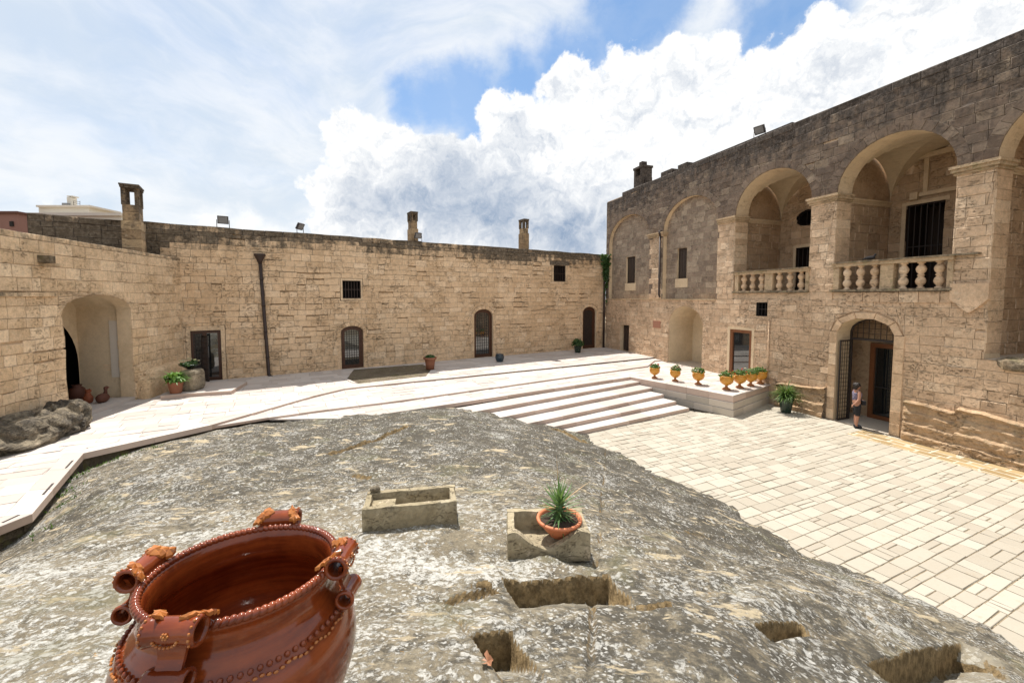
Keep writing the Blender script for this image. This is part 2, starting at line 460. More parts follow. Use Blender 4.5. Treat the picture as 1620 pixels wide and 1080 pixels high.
def stone_mat(name, c1, c2, c3, dark=(.055, .048, .04), pits=.5, pitscale=9, rvar=.35, mossy=.0, agek=1.0, pale=.0, bdist=.02, moss=(.16, .15, .05), rug=1.0):
    m, N, P = new_mat(name)
    rnd = attr(N, 'rnd'); age = attr(N, 'age')
    big = N.noise(P, .45, 5, .6); med = N.noise(P, 2.2, 8, .72); fine = N.noise(P, 21, 6, .75); mot = N.noise(P, 6.5, 7, .75)
    Pz = N.vm('MULTIPLY', P, (1, 1, 2.2))
    col = N.mix(N.ss(N.m('ADD', big, N.m('MULTIPLY', N.m('SUBTRACT', med, .5), .9)), .38, .62), c1, c2)
    col = N.mix(N.ss(N.m('ADD', rnd, N.m('MULTIPLY', N.m('SUBTRACT', med, .5), 1.6)), .45, 1.05, 0, .7), col, c3)
    f = N.m('MULTIPLY_ADD', rnd, rvar, 1 - rvar * .5)
    f = N.m('MULTIPLY', f, N.ss(N.m('ADD', N.m('MULTIPLY', mot, .55), N.m('MULTIPLY', fine, .45)), .36, .62, 1 - .17 * rug, 1 + .24 * rug))
    col = N.mix(1.0, col, N.n('ShaderNodeCombineColor', {0: f, 1: f, 2: N.m('MULTIPLY_ADD', f, .96, .02)}).outputs[0], 'MULTIPLY')
    pl = N.ss(N.noise(P, 5.0, 8, .78), .55, .66)
    col = N.mix(N.m('MULTIPLY', pl, .32 + pale), col, (.66, .54, .39))
    # eroded pits and small cavities with their shade painted in as dark brown, drawn out along the beds
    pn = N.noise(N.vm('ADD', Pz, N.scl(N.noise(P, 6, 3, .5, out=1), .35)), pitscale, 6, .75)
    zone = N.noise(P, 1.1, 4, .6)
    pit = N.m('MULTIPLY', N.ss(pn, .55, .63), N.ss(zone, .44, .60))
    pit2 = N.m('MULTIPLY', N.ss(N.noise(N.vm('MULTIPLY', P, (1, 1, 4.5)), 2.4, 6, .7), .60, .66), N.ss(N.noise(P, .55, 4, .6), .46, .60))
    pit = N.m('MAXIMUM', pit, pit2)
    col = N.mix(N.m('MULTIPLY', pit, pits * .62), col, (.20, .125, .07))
    st = N.noise(N.vm('MULTIPLY', P, (3.0, 3.0, .35)), 1.0, 5, .6)
    dn = N.m('ADD', N.m('MULTIPLY', N.noise(P, 3.2, 8, .75), .75), N.m('MULTIPLY', st, .45))
    dm = N.ss(N.m('ADD', dn, N.m('MULTIPLY', age, .62 * agek)), .77, 1.02)
    dk = N.mix(N.ss(N.noise(P, 9, 6, .75), .44, .62), dark, tuple(x * 2.8 for x in dark))
    col = N.mix(N.m('MULTIPLY', dm, .90), col, dk)
    if mossy:
        mm = N.m('MULTIPLY', N.ss(N.noise(P, 3.8, 6, .7), .52, .66), mossy)
        col = N.mix(mm, col, moss)
    h = N.m('ADD', N.m('MULTIPLY', fine, .5), N.m('ADD', N.m('MULTIPLY', mot, 1.1), N.m('MULTIPLY', pit, -1.5 * min(1, pits + .3))))
    finish(N, col, .92, h, .9, bdist * 1.3, .2)
    return m
def plain_mat(name, c, rough=.6, var=.12, scale=6, bump=.3, bdist=.004, spec=.4, c2=None, **ex):
    m, N, P = new_mat(name)
    n1 = N.noise(P, scale, 5, .6)
    col = N.mix(n1, tuple(x * (1 - var) for x in c), tuple(min(1, x * (1 + var)) for x in c)) if c2 is None else N.mix(N.ss(n1, .35, .65), c, c2)
    finish(N, col, rough, N.noise(P, scale * 5, 4, .6), bump, bdist, spec, **ex)
    return m

M = {}
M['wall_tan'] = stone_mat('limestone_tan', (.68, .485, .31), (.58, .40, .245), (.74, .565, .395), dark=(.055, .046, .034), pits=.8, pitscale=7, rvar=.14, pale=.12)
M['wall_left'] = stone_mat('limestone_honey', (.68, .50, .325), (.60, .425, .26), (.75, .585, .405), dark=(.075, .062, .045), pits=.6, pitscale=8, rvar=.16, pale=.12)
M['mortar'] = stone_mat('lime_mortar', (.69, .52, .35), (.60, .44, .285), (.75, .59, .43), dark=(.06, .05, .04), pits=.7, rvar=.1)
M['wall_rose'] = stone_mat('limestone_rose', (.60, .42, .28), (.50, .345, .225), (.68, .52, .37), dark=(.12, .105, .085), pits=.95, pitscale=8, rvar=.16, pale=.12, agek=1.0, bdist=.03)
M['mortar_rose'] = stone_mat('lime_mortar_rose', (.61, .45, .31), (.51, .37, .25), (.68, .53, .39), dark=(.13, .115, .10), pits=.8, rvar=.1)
M['dressed'] = stone_mat('dressed_limestone', (.68, .53, .36), (.60, .455, .30), (.73, .60, .43), dark=(.12, .10, .07), pits=.25, pitscale=12, rvar=.14, bdist=.008, rug=.35)
M['plaster'] = stone_mat('lime_plaster', (.66, .53, .37), (.58, .46, .31), (.71, .59, .43), dark=(.16, .13, .09), pits=.15, pitscale=10, rvar=.05, bdist=.006, rug=.35)
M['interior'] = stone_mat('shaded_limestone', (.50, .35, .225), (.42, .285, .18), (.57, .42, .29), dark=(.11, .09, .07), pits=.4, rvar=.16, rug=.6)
M['mossy_trim'] = stone_mat('mossy_limestone', (.50, .365, .235), (.41, .295, .185), (.57, .44, .30), dark=(.08, .065, .045), pits=.4, rvar=.2, mossy=.45, moss=(.21, .19, .08))
M['chim'] = stone_mat('smoke_stained_limestone', (.36, .25, .145), (.27, .185, .11), (.45, .33, .2), dark=(.05, .04, .03), pits=.6, rvar=.25)
M['whitewash'] = plain_mat('white_plaster', (.60, .54, .46), .85, .08, 3)
M['iron'] = plain_mat('dark_iron', (.035, .026, .022), .6, .3, 20, spec=.4)
M['rust'] = plain_mat('brown_painted_metal', (.04, .023, .017), .55, .25, 8)
M['wood'] = plain_mat('brown_varnished_wood', (.075, .03, .014), .45, .3, 7)
M['wood_or'] = plain_mat('orange_varnished_wood', (.19, .072, .027), .45, .25, 7)
M['wood_dk'] = plain_mat('dark_weathered_wood', (.045, .029, .02), .7, .35, 9)
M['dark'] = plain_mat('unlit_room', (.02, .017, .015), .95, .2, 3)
M['ceramic_y'] = plain_mat('yellow_glazed_clay', (.58, .27, .035), .4, .22, 9, spec=.5)
M['ceramic_foot'] = plain_mat('brown_glazed_clay', (.33, .13, .04), .45, .22, 9, spec=.5)
M['terra'] = plain_mat('terracotta', (.27, .11, .06), .8, .18, 8)
M['terra_or'] = plain_mat('orange_terracotta', (.58, .19, .085), .6, .08, 6)
M['terra_dk'] = plain_mat('dark_terracotta', (.10, .035, .02), .7, .25, 8)
M['clay_red'] = plain_mat('red_clay', (.24, .065, .025), .7, .15, 8)
M['greenpot'] = plain_mat('dark_green_glaze', (.012, .03, .018), .25, .2, 8, spec=.6)
M['bluepot'] = plain_mat('dark_blue_glaze', (.012, .03, .045), .25, .2, 8, spec=.6)
M['soil'] = plain_mat('potting_soil', (.05, .032, .02), .95, .5, 25, bump=.8, bdist=.01)
M['skin'] = plain_mat('skin', (.40, .20, .13), .55, .08, 10)
M['hair'] = plain_mat('dark_hair', (.02, .013, .01), .5, .3, 40)
M['cloth_blk'] = plain_mat('black_cloth', (.015, .015, .018), .9, .2, 20)
M['cloth_blu'] = plain_mat('patterned_blue_grey_cloth', (.03, .035, .09), .9, .2, 26, c2=(.30, .25, .30))
M['bird'] = plain_mat('slate_grey_feathers', (.022, .02, .02), .95, .3, 20)
M['metal_grey'] = plain_mat('weathered_grey_metal', (.20, .20, .20), .5, .2, 10)
M['bld_white'] = plain_mat('cream_render', (.62, .58, .50), .9, .05, .6)
M['bld_red'] = plain_mat('faded_red_render', (.23, .12, .095), .9, .1, .8)
M['plaque'] = plain_mat('red_stone_plaque', (.36, .17, .11), .7, .15, 8)
def leaf_mat(name, a, b, rough=.5):
    m, N, P = new_mat(name)
    col = N.mix(attr(N, 'rnd'), a, b)
    d = finish(N, col, rough, None, spec=.35)
    tr = N.n('ShaderNodeBsdfTranslucent', {'Color': N.mix(.5, col, (.25, .4, .05))})
    mx = N.n('ShaderNodeMixShader', {0: .22, 1: d.outputs[0], 2: tr.outputs[0]})
    N.L.new(mx.outputs[0], [n for n in N.t.nodes if n.type == 'OUTPUT_MATERIAL'][0].inputs[0])
    return m
M['leaf'] = leaf_mat('geranium_leaf', (.03, .075, .015), (.13, .22, .045))
M['leaf_dk'] = leaf_mat('dark_green_leaf', (.015, .045, .012), (.06, .12, .03))
M['leaf_br'] = leaf_mat('fresh_green_leaf', (.05, .14, .02), (.17, .32, .05))
M['agave'] = leaf_mat('spiky_leaf', (.045, .11, .03), (.17, .27, .10), .4)
M['drystem'] = plain_mat('dry_stalk', (.52, .35, .18), .8, .2, 20)
M['petal_r'] = leaf_mat('red_petal', (.55, .02, .015), (.7, .09, .06))
M['petal_p'] = leaf_mat('pink_petal', (.62, .22, .20), (.75, .5, .45))
M['petal_w'] = leaf_mat('cream_petal', (.65, .6, .3), (.75, .72, .55))
M['dryleaf'] = leaf_mat('dead_leaf', (.33, .13, .07), (.5, .24, .14))

def slab_mat(name, c1, c2, joint=False, rv=.10, stain=(.45, .36, .26), sk=.25):
    m, N, P = new_mat(name)
    rnd = attr(N, 'rnd')
    n1 = N.noise(P, 1.6, 6, .65)
    col = N.mix(N.ss(N.m('ADD', N.m('MULTIPLY', rnd, .6), N.m('MULTIPLY', n1, .5)), .3, .8), c1, c2)
    f = N.m('MULTIPLY_ADD', N.noise(P, 30, 4, .7), .16, .92 - rv * .5)
    f = N.m('ADD', f, N.m('MULTIPLY', rnd, rv))
    col = N.mix(1.0, col, N.n('ShaderNodeCombineColor', {0: f, 1: f, 2: f}).outputs[0], 'MULTIPLY')
    s_ = N.m('MULTIPLY', N.ss(N.noise(P, 4.5, 7, .75), .54, .70), sk)
    col = N.mix(s_, col, stain)
    p_ = N.ss(N.noise(P, 45, 3, .6), .66, .72)
    col = N.mix(N.m('MULTIPLY', p_, .5), col, stain)
    finish(N, col, .75, N.m('ADD', N.noise(P, 14, 6, .7), N.m('MULTIPLY', p_, -.6)), .4, .008, .3)
    return m
M['slab'] = slab_mat('pinkish_white_travertine', (.475, .415, .37), (.53, .475, .43), rv=.12, sk=.3, stain=(.58, .46, .38))
M['riser'] = slab_mat('rose_travertine_edge', (.50, .375, .30), (.58, .45, .37), rv=.12, sk=.3)
M['slab_grey'] = slab_mat('grey_travertine', (.50, .44, .36), (.60, .52, .43), rv=.12, sk=.35)
M['paver'] = slab_mat('cream_limestone_paver', (.385, .34, .27), (.42, .38, .31), rv=.11, sk=.30, stain=(.32, .24, .15))
M['paver_worn'] = slab_mat('pale_worn_paver', (.405, .36, .285), (.43, .39, .315), rv=.05, sk=.3, stain=(.38, .30, .2))
M['paver_tan'] = slab_mat('ochre_paver', (.30, .205, .095), (.38, .275, .14), rv=.16, sk=.3)
M['joint'] = stone_mat('sandy_joint', (.30, .24, .165), (.24, .19, .13), (.35, .29, .21), pits=.5, pitscale=14, rvar=.0)
M['joint_pale'] = stone_mat('pale_joint', (.55, .49, .39), (.50, .44, .34), (.58, .52, .42), pits=.05, rvar=.0)
M['underrock'] = stone_mat('dark_bedrock', (.15, .12, .085), (.10, .08, .055), (.20, .165, .115), dark=(.03, .028, .02), pits=.8, mossy=.6, rvar=.1)  # dark brown bedrock colour with patches of moss

# ================================================================== FRAME OF THE PLACE
T2, T1 = .95, .82; RS = T1 / 6
A_ = onz(1330, 667, 0); B_ = onz(1620, 743, 0)
_U = (B_ - A_) / np.linalg.norm(B_ - A_)
_r = ray(957, 551); _n = np.array([-_U[1], _U[0]])
K = CAM + _r * ((_n @ (A_ - CAM)[:2]) / (_n @ _r[:2]))
RW = Wall(K[:2], (K + _U * 10)[:2], -1)          # palace facade, u grows towards the camera
if RW.N[0] > 0: RW.N = -RW.N
_bl = onz(300, 604.5, T2)
BW = Wall((K - (K - _bl) * 1.32)[:2], K[:2], -1)
_u43 = BW.uv(43, 350)[0]; BW = Wall(BW.P(_u43, 0)[:2], K[:2], -1)    # back wall, u grows to the right
if BW.N[1] > 0: BW.N = -BW.N
KU = float((K - BW.O)[:2] @ BW.U[:2])
_j = BW.uv(285, 408); JL = BW.P(_j[0], 0, 0)
_l0 = onz(0, 706, T2)
_dl = (JL - _l0); _dl[2] = 0
_L0 = _l0 - _dl / np.linalg.norm(_dl) * 3.5
LW = Wall(_L0[:2], JL[:2], 1)
if LW.N[0] < 0: LW.N = -LW.N
LU = LW.len
Z3 = np.array([0, 0, 1.])
M['dressed_rose'] = stone_mat('dressed_rose_limestone', (.60, .425, .28), (.52, .36, .23), (.67, .52, .37), dark=(.12, .09, .07), pits=.4, pitscale=10, rvar=.14, bdist=.012)
M['wall_dark'] = stone_mat('weathered_grey_limestone', (.19, .138, .103), (.135, .098, .075), (.31, .24, .175), dark=(.042, .035, .03), pits=.5, pitscale=8, rvar=.18, pale=-.2)
M['mortar_dark'] = stone_mat('weathered_mortar', (.24, .185, .14), (.18, .135, .105), (.33, .265, .2), dark=(.055, .046, .04), pits=.3, rvar=.1, pale=-.1)
M['wall_panel'] = stone_mat('grey_brown_infill_limestone', (.29, .215, .16), (.22, .165, .125), (.40, .315, .235), dark=(.06, .05, .042), pits=.4, pitscale=8, rvar=.22, pale=-.1)
M['mortar_panel'] = stone_mat('infill_mortar', (.38, .30, .225), (.31, .24, .18), (.45, .36, .27), pits=.3, rvar=.1)
M['rockcut'] = stone_mat('rock_cut_tan_stone', (.46, .315, .195), (.36, .24, .145), (.56, .43, .30), dark=(.085, .075, .05), pits=.9, pitscale=6, rvar=.1, mossy=.35, moss=(.16, .14, .07), bdist=.03)

# ---- glass that mirrors the courtyard
m, N, P = new_mat('window_glass')
gb = N.n('ShaderNodeBsdfPrincipled', {'Base Color': (.018, .02, .02, 1), 'Roughness': .04, 'Specular IOR Level': .9})
gl = N.n('ShaderNodeBsdfGlossy', {'Color': (.75, .8, .82, 1), 'Roughness': .03})
N.n('ShaderNodeOutputMaterial', {'Surface': N.n('ShaderNodeMixShader', {0: .10, 1: gb.outputs[0], 2: gl.outputs[0]}).outputs[0]})
M['glass'] = m

def bars(mb, wl, u0, u1, z0, z1, d, nu, nz, t=.012, topf=None):
    for i in range(nu + 1):
        u = u0 + (u1 - u0) * i / nu; zt = z1 if topf is None else min(z1, topf(u))
        if zt > z0 + .05: wbox(mb, wl, u - t / 2, u + t / 2, z0, zt, d - t / 2, d + t / 2)
    for j in range(nz + 1):
        z = z0 + (z1 - z0) * j / nz; a, b = u0, u1
        if topf is not None:
            us = [u0 + (u1 - u0) * q / 40 for q in range(41) if topf(u0 + (u1 - u0) * q / 40) >= z]
            if len(us) < 2: continue
            a, b = us[0], us[-1]
        wbox(mb, wl, a, b, z - t / 2, z + t / 2, d - t * .5 - .003, d + t * .5 + .003)
def ring(mb, wl, outer, inner, d0, d1, mi=0):
    n = len(outer)
    for k in range(n):
        k2 = (k + 1) % n
        o1, o2, i1, i2 = outer[k], outer[k2], inner[k], inner[k2]
        mb.face([wl.P(*o1, d1), wl.P(*o2, d1), wl.P(*i2, d1), wl.P(*i1, d1)], mi=mi)
        mb.face([wl.P(*o1, d0), wl.P(*o2, d0), wl.P(*o2, d1), wl.P(*o1, d1)], mi=mi)
        mb.face([wl.P(*i1, d1), wl.P(*i2, d1), wl.P(*i2, d0), wl.P(*i1, d0)], mi=mi)
def darkbox(mb, wl, u0, u1, z0, z1, d0, d1):
    """unlit room behind an opening"""
    for q in ([(u0, z0, d1), (u1, z0, d1), (u1, z1, d1), (u0, z1, d1)], [(u0, z0, d0), (u0, z0, d1), (u0, z1, d1), (u0, z1, d0)], [(u1, z0, d0), (u1, z0, d1), (u1, z1, d1), (u1, z1, d0)],
              [(u0, z0, d0), (u1, z0, d0), (u1, z0, d1), (u0, z0, d1)], [(u0, z1, d0), (u1, z1, d0), (u1, z1, d1), (u0, z1, d1)]):
        mb.face([wl.P(*p) for p in q])

# ================================================================== PALACE FACADE (right)
pal = empty('palace_facade', RW.P(0, 0), 'weathered two-storey arcaded stone palace front on the right with two balconied loggia arches', 'building')
SP, AP = 8.42, 10.02
A1 = arch(.36, 4.96, 4.5, SP - .02, 10.02); A2 = arch(6.19, 10.29, 4.5, SP - .02, 10.0)
A3 = arch(11.32, 14.94, 4.78, SP, 10.05); A4 = arch(15.88, 19.25, 4.78, SP, 9.98, n=18); A5 = arch(20.09, 23.5, 2.86, SP, 10.0, n=18)
door1 = rect(1.91, 2.95, T2 - .01, 2.73)
niche = arch(6.85, 9.47, T1 - .01, 3.0, 4.12)
glassd = rect(11.23, 12.45, .9, 3.08)
win3 = rect(12.64, 13.17, 3.77, 4.37)
gate = arch(16.13, 17.92, 0, 3.33, 3.86, n=8)
HOLES = [A1, A2, A3, A4, A5, door1, niche, glassd, win3, gate]
PT = 11.65; UE = 31.0
mb = MB(); sheet(mb, RW, [(0, -.3), (UE, -.3), (UE, PT - .03), (1.9, PT - .03), (1.9, 11.42), (0, 11.42)], HOLES, -.05, mi=0)
mb.build('wall', [M['mortar_rose']], pal)
mb = MB()   # thickness of the wall: top and far end
mb.face([RW.P(0, 11.42, -.05), RW.P(1.9, 11.42, -.05), RW.P(1.9, 11.42, -.9), RW.P(0, 11.42, -.9)])
mb.face([RW.P(1.9, PT - .03, -.05), RW.P(UE, PT - .03, -.05), RW.P(UE, PT - .03, -.9), RW.P(1.9, PT - .03, -.9)])
mb.face([RW.P(0, -.3, -.05), RW.P(0, 11.42, -.05), RW.P(0, 11.42, -.9), RW.P(0, -.3, -.9)])
mb.face([RW.P(0, -.3, -.9), RW.P(0, 11.42, -.9), RW.P(UE, 11.42, -.9), RW.P(UE, -.3, -.9)][::-1]) if False else None
mb.build('wall_top', M['wall_dark'], pal)
mb = MB(); sheet(mb, RW, rect(0, UE, 10.2, PT - .03), [], -.9); sheet(mb, RW, rect(0, 11.0, 4.4, 10.2), [], -.9)
mb.build('rear_wall', M['wall_dark'], pal)

def age_r(u, z):
    if z > 8.45: return .25 + .42 * max(0, (z - 9.6) / 2.0) + .12 * float(vnoise(u * .5, z * .5, 9))
    if z > 4.5: return .02
    if z < .5: return .25
    return -.05 + .25 * max(0, float(vnoise(u * .6, z * .8, 11)))
pile = Pile()
led = [rect(18.27, UE, -.3, 1.16), rect(13.72, 15.83, -.3, 1.0)]
band = [arch(16.13, 17.92, 0, 3.33, 3.86, n=8, e=.27), arch(11.32, 14.94, 4.78, SP, 10.05, e=.0), ]
H2 = [arch(.36, 4.96, 4.5, SP - .02, 10.02), arch(6.19, 10.29, 4.5, SP - .02, 10.0), arch(11.32, 14.94, 4.5, SP, 10.05, e=.0), arch(15.88, 19.25, 4.5, SP, 9.98, e=.0),
      arch(20.09, 23.5, 2.86, SP, 10.0), door1, niche, rect(11.1, 12.58, T1, 3.2), win3, band[0]] + led
V3 = [[(c - a - .29, SP - .6), (c + a + .29, SP - .6)] + [(c + (a + .29) * math.cos(PI * k / 22), SP + (b + .29) * math.sin(PI * k / 22)) for k in range(23)] for c, a, b in ((13.13, 1.81, 1.63), (17.565, 1.685, 1.56), (21.795, 1.705, 1.58), (2.66, 2.3, 1.6), (8.24, 2.05, 1.58))]
low = [rect(-1, UE, -1, 8.42)]
masonry(pile, RW, 0, UE, -.05, 4.5, H2, None, h=(.27, .33), l=(.38, .72), age=age_r, erode=lambda u, z: .03 + .35 * max(0, float(fbm(u * .5, z * .7, 51, 3))), rough=.005, wob=.022, groove=-.0015, bev=.010, mo=lambda u, z: 0)
masonry(pile, RW, 0, UE, 4.5, 8.42, H2, None, h=(.27, .32), l=(.4, .75), age=age_r, erode=.02, groove=-.005, mo=lambda u, z: 2 if u < 5.2 or (6.0 < u < 10.35) else 0, rb=.08)
masonry(pile, RW, 0, UE, 8.42, PT - .28, H2[5:], None, arcs=V3, h=(.27, .32), l=(.45, .8), age=age_r, erode=.02, groove=-.006, mo=lambda u, z: 2, rough=.006)
masonry(pile, RW, 1.9, UE, PT - .28, PT, [], None, h=(.28, .28), l=(.5, 1.0), age=lambda u, z: .75, erode=0, mo=lambda u, z: 2, bev=.03, rough=.02)
for (u0, u1, za) in ((11.32, 14.94, 10.05), (15.88, 19.25, 9.98), (20.09, 23.5, 10.0), (.36, 4.96, 10.02), (6.19, 10.29, 10.0)):
    voussoirs(pile, RW, u0, u1, SP, za, .31, 17, age=lambda u, z: .28, mo=2, rb=.04)
# blind arch panels, set back
PD = -.28
wn1 = [RW.uv(991, 407, PD), RW.uv(1004.5, 447.5, PD)]; wn2 = [RW.uv(1071.5, 393.5, PD), RW.uv(1086, 440, PD)]
w1r = rect(wn1[0][0], wn1[1][0], wn1[1][1], wn1[0][1]); w2r = rect(wn2[0][0], wn2[1][0], wn2[1][1], wn2[0][1])
for Ax, wr, (ua, ub) in ((A1, w1r, (.36, 4.96)), (A2, w2r, (6.19, 10.29))):
    masonry(pile, RW, ua, ub, 4.5, 10.1, [wr], Ax, h=(.27, .31), l=(.36, .62), age=lambda u, z: .12 + .05 * (z > 7), d=PD, mo=lambda u, z: 4, rb=.1, rough=.004, groove=-.006)
    mb = MB(); sheet(mb, RW, Ax, [wr], PD - .05); mb.build('panel_backing', M['mortar_dark'], pal)
    mb = MB(); reveal(mb, RW, Ax, -.04, PD - .05); mb.build('arch_reveal', M['dressed'], pal)
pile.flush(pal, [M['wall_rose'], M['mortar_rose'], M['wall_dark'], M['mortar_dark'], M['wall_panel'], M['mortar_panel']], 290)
for wr in (w1r, w2r):
    wu0, wu1, wz0, wz1 = wr[0][0], wr[1][0], wr[0][1], wr[2][1]
    mb = MB(); ring(mb, RW, rect(wu0, wu1, wz0, wz1), rect(wu0 + .05, wu1 - .05, wz0 + .05, wz1 - .05), PD - .2, PD - .12)
    reveal(mb, RW, wr, PD + .005, PD - .2, mi=1)
    f = mb.build('window', [M['wood_dk'], M['dressed']], pal)
    mb = MB(); prism(mb, RW, rect(wu0 + .05, wu1 - .05, wz0 + .05, wz1 - .05), PD - .2, PD - .15)
    for i in range(3): wbox(mb, RW, wu0 + .07 + i * (wu1 - wu0 - .14) / 3 + .01, wu0 + .07 + (i + 1) * (wu1 - wu0 - .14) / 3 - .01, wz0 + .06, wz1 - .06, PD - .15, PD - .13)
    mb.build('shutter', M['wood_dk'], f)
    mb = MB(); wbox(mb, RW, wu0 - .1, wu1 + .1, wz0 - .5, wz0 - .005, PD - .03, PD + .018); mb.build('window_sill', M['dressed'], f)
# loggia arches
def trimbox(mb, u0, u1, z0, z1, d0, d1, w=RW): wbox(mb, w, u0, u1, z0, z1, d0, d1, rnd=random.random())
RD = .80
for i, (Ax, u0, u1, zf, dd) in enumerate(((A3, 11.32, 14.94, 4.78, 3.25), (A4, 15.88, 19.25, 4.78, 3.5), (A5, 20.09, 23.5, 2.86, 3.3))):
    mb = MB(); reveal(mb, RW, Ax, -.04, -RD, rnd=.5, skip=(0,)); mb.build('arch_reveal', M['dressed'], pal)
    a, b = u0 - .28, u1 + .3; d0, d1 = -RD, -dd
    # side walls, rear wall, floor and vault of the loggia bay
    rp = Pile(); holes = []
    bk = RW.flip(d1)
    if i == 0:
        p, q = RW.uv(1260, 392.5, d1), RW.uv(1283, 422, d1); dr = rect(p[0], p[0] + 1.3, 4.78, p[1])
        o1, o2 = RW.uv(1260, 345, d1), RW.uv(1272, 332.5, d1); o3 = RW.uv(1272, 357.5, d1); rr = (o2[1] - o3[1]) / 2; oz = (o2[1] + o3[1]) / 2
        ocx = o1[0] + .62
        ov = [(ocx + .62 * math.copysign(abs(math.cos(t)) ** .8, math.cos(t)), oz + rr * math.copysign(abs(math.sin(t)) ** .8, math.sin(t))) for t in [2 * PI * k / 20 + .01 for k in range(20)]]
        holes = [dr, ov]
    elif i == 1:
        p, q = RW.uv(1434.5, 326, d1), RW.uv(1490, 400, d1); dr = rect(p[0], q[0], 4.95, p[1]); holes = [dr]
    masonry(rp, bk, a, b, zf, 10.15, holes, None, h=(.3, .36), l=(.4, .8), age=lambda u, z: 0, d=0, rough=.004, bev=.01, groove=-.006)
    sw = RW.sub(a, d0, 1)
    masonry(rp, sw, 0, dd - RD, zf, 8.3, [], None, h=(.3, .36), l=(.4, .8), age=lambda u, z: .05, d=0, rough=.004, bev=.01, groove=-.006)
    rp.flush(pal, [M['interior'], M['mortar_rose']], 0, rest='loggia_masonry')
    mb = MB(); sheet(mb, bk, rect(a - .15, b + .15, zf - .1, 10.35), holes, -.055); sheet(mb, sw, rect(-.02, dd - RD + .1, zf - .1, 10.35), [], -.055)
    rs = RW.sub(b, d0, -1); sheet(mb, rs, rect(0, dd - RD, zf, 10.25), [], 0)
    if i == 2: pass
    # piece of wall closing the bay above the arch, inner side
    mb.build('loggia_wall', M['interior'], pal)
    mb = MB(); mb.face([RW.P(a, zf, 0 if i < 2 else 0), RW.P(b, zf, 0), RW.P(b, zf, d1), RW.P(a, zf, d1)]); mb.build('loggia_floor', M['slab_grey'], pal)
    n = 24; vs = []; fs = []
    for jj in range(n + 1):
        for ii in range(n + 1):
            p = -math.cos(PI * ii / n); q = -math.cos(PI * jj / n)
            zz = 8.3 + 1.78 * max(math.sqrt(max(0, 1 - p * p)), math.sqrt(max(0, 1 - q * q)))
            vs.append(RW.P((a + b) / 2 + (b - a) / 2 * p, zz, (d0 + d1) / 2 + (d0 - d1) / 2 * q))
    for jj in range(n):
        for ii in range(n): k = jj * (n + 1) + ii; fs.append((k, k + 1, k + n + 2, k + n + 1))
    mb = MB(); mb.add(vs, fs, smooth=False); mb.build('vault', M['plaster'], pal)
    mb = MB()
    for k, (za, zb, pr) in enumerate(((8.2, 8.27, .03), (8.27, 8.33, .06), (8.33, 8.40, .10))): wbox(mb, sw, 0, dd - RD, za, zb, 0, pr)
    mb.build('moulding', M['dressed'], pal)
    if i == 1:
        mb = MB(); pts = [RW.uv(1464.5, 252, d1), RW.uv(1468.5, 303, d1), RW.uv(1515, 293, d1), RW.uv(1450, 250, d1)]
        uL, uR = pts[0][0], pts[0][0] + 1.9; zt, zb = pts[3][1], pts[1][1]
        wbox(mb, bk, uL, uL + .14, zb, zt - .12, 0, .07); wbox(mb, bk, uR - .14, uR, zb, zt - .12, 0, .07); wbox(mb, bk, uL - .4, uR + .4, zt - .12, zt + .06, 0, .16); wbox(mb, bk, uL - .1, uR + .1, zb - .14, zb, 0, .10)
        mb.build('niche_frame', M['dressed'], pal)
        c_ = RW.uv(1449, 311, d1); mb = MB(); wbox(mb, bk, c_[0] - .12, c_[0] + .12, c_[1] - .13, c_[1] + .13, 0, .16); mb.build('corbel', M['dressed'], pal)
    for h in holes:
        us = [t[0] for t in h]; zs_ = [t[1] for t in h]
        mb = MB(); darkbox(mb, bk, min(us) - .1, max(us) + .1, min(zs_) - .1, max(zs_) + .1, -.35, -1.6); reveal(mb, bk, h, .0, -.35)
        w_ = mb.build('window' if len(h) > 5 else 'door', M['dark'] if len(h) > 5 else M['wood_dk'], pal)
        mb = MB(); bars(mb, bk, min(us) + .02, max(us) - .02, min(zs_) + .02, max(zs_) - .02, -.16, 6 if len(h) < 6 else 3, 2 if len(h) < 6 else 1, .035 if len(h) < 6 else .02)
        mb.build('grille', M['iron'], w_)
        mb = MB(); wbox(mb, bk, min(us) - .14, min(us) - .01, min(zs_), max(zs_) + .12, -.0, .02) if len(h) < 6 else None
        if len(h) < 6: wbox(mb, bk, min(us) - .01, max(us) + .14, max(zs_) + .002, max(zs_) + .14, -.0, .02); mb.build('door_surround', M['dressed'], pal)
# coursed jambs of the loggia arches (the sides seen from the courtyard)
JP = Pile()
for (u0, zf) in ((11.32, 4.86), (15.88, 4.86), (20.09, 3.0)):
    jw = RW.sub(u0, 0, 1)
    for (a, b) in courses(zf, 8.16, .28, .36):
        mb = MB(); q = rect(.012, RD - .02, a, b); stone_mesh(mb, jw, q, d0=-.01, proud=.014, groove=.006, rnd=random.random(), bev=.01, joint=.003); JP.add(mb, [jw.P(*t, 0) for t in q], 'jamb_stone')
JP.flush(pal, [M['dressed_rose'], M['mortar_rose']], 60, rest='jamb_stonework', minpx=20)
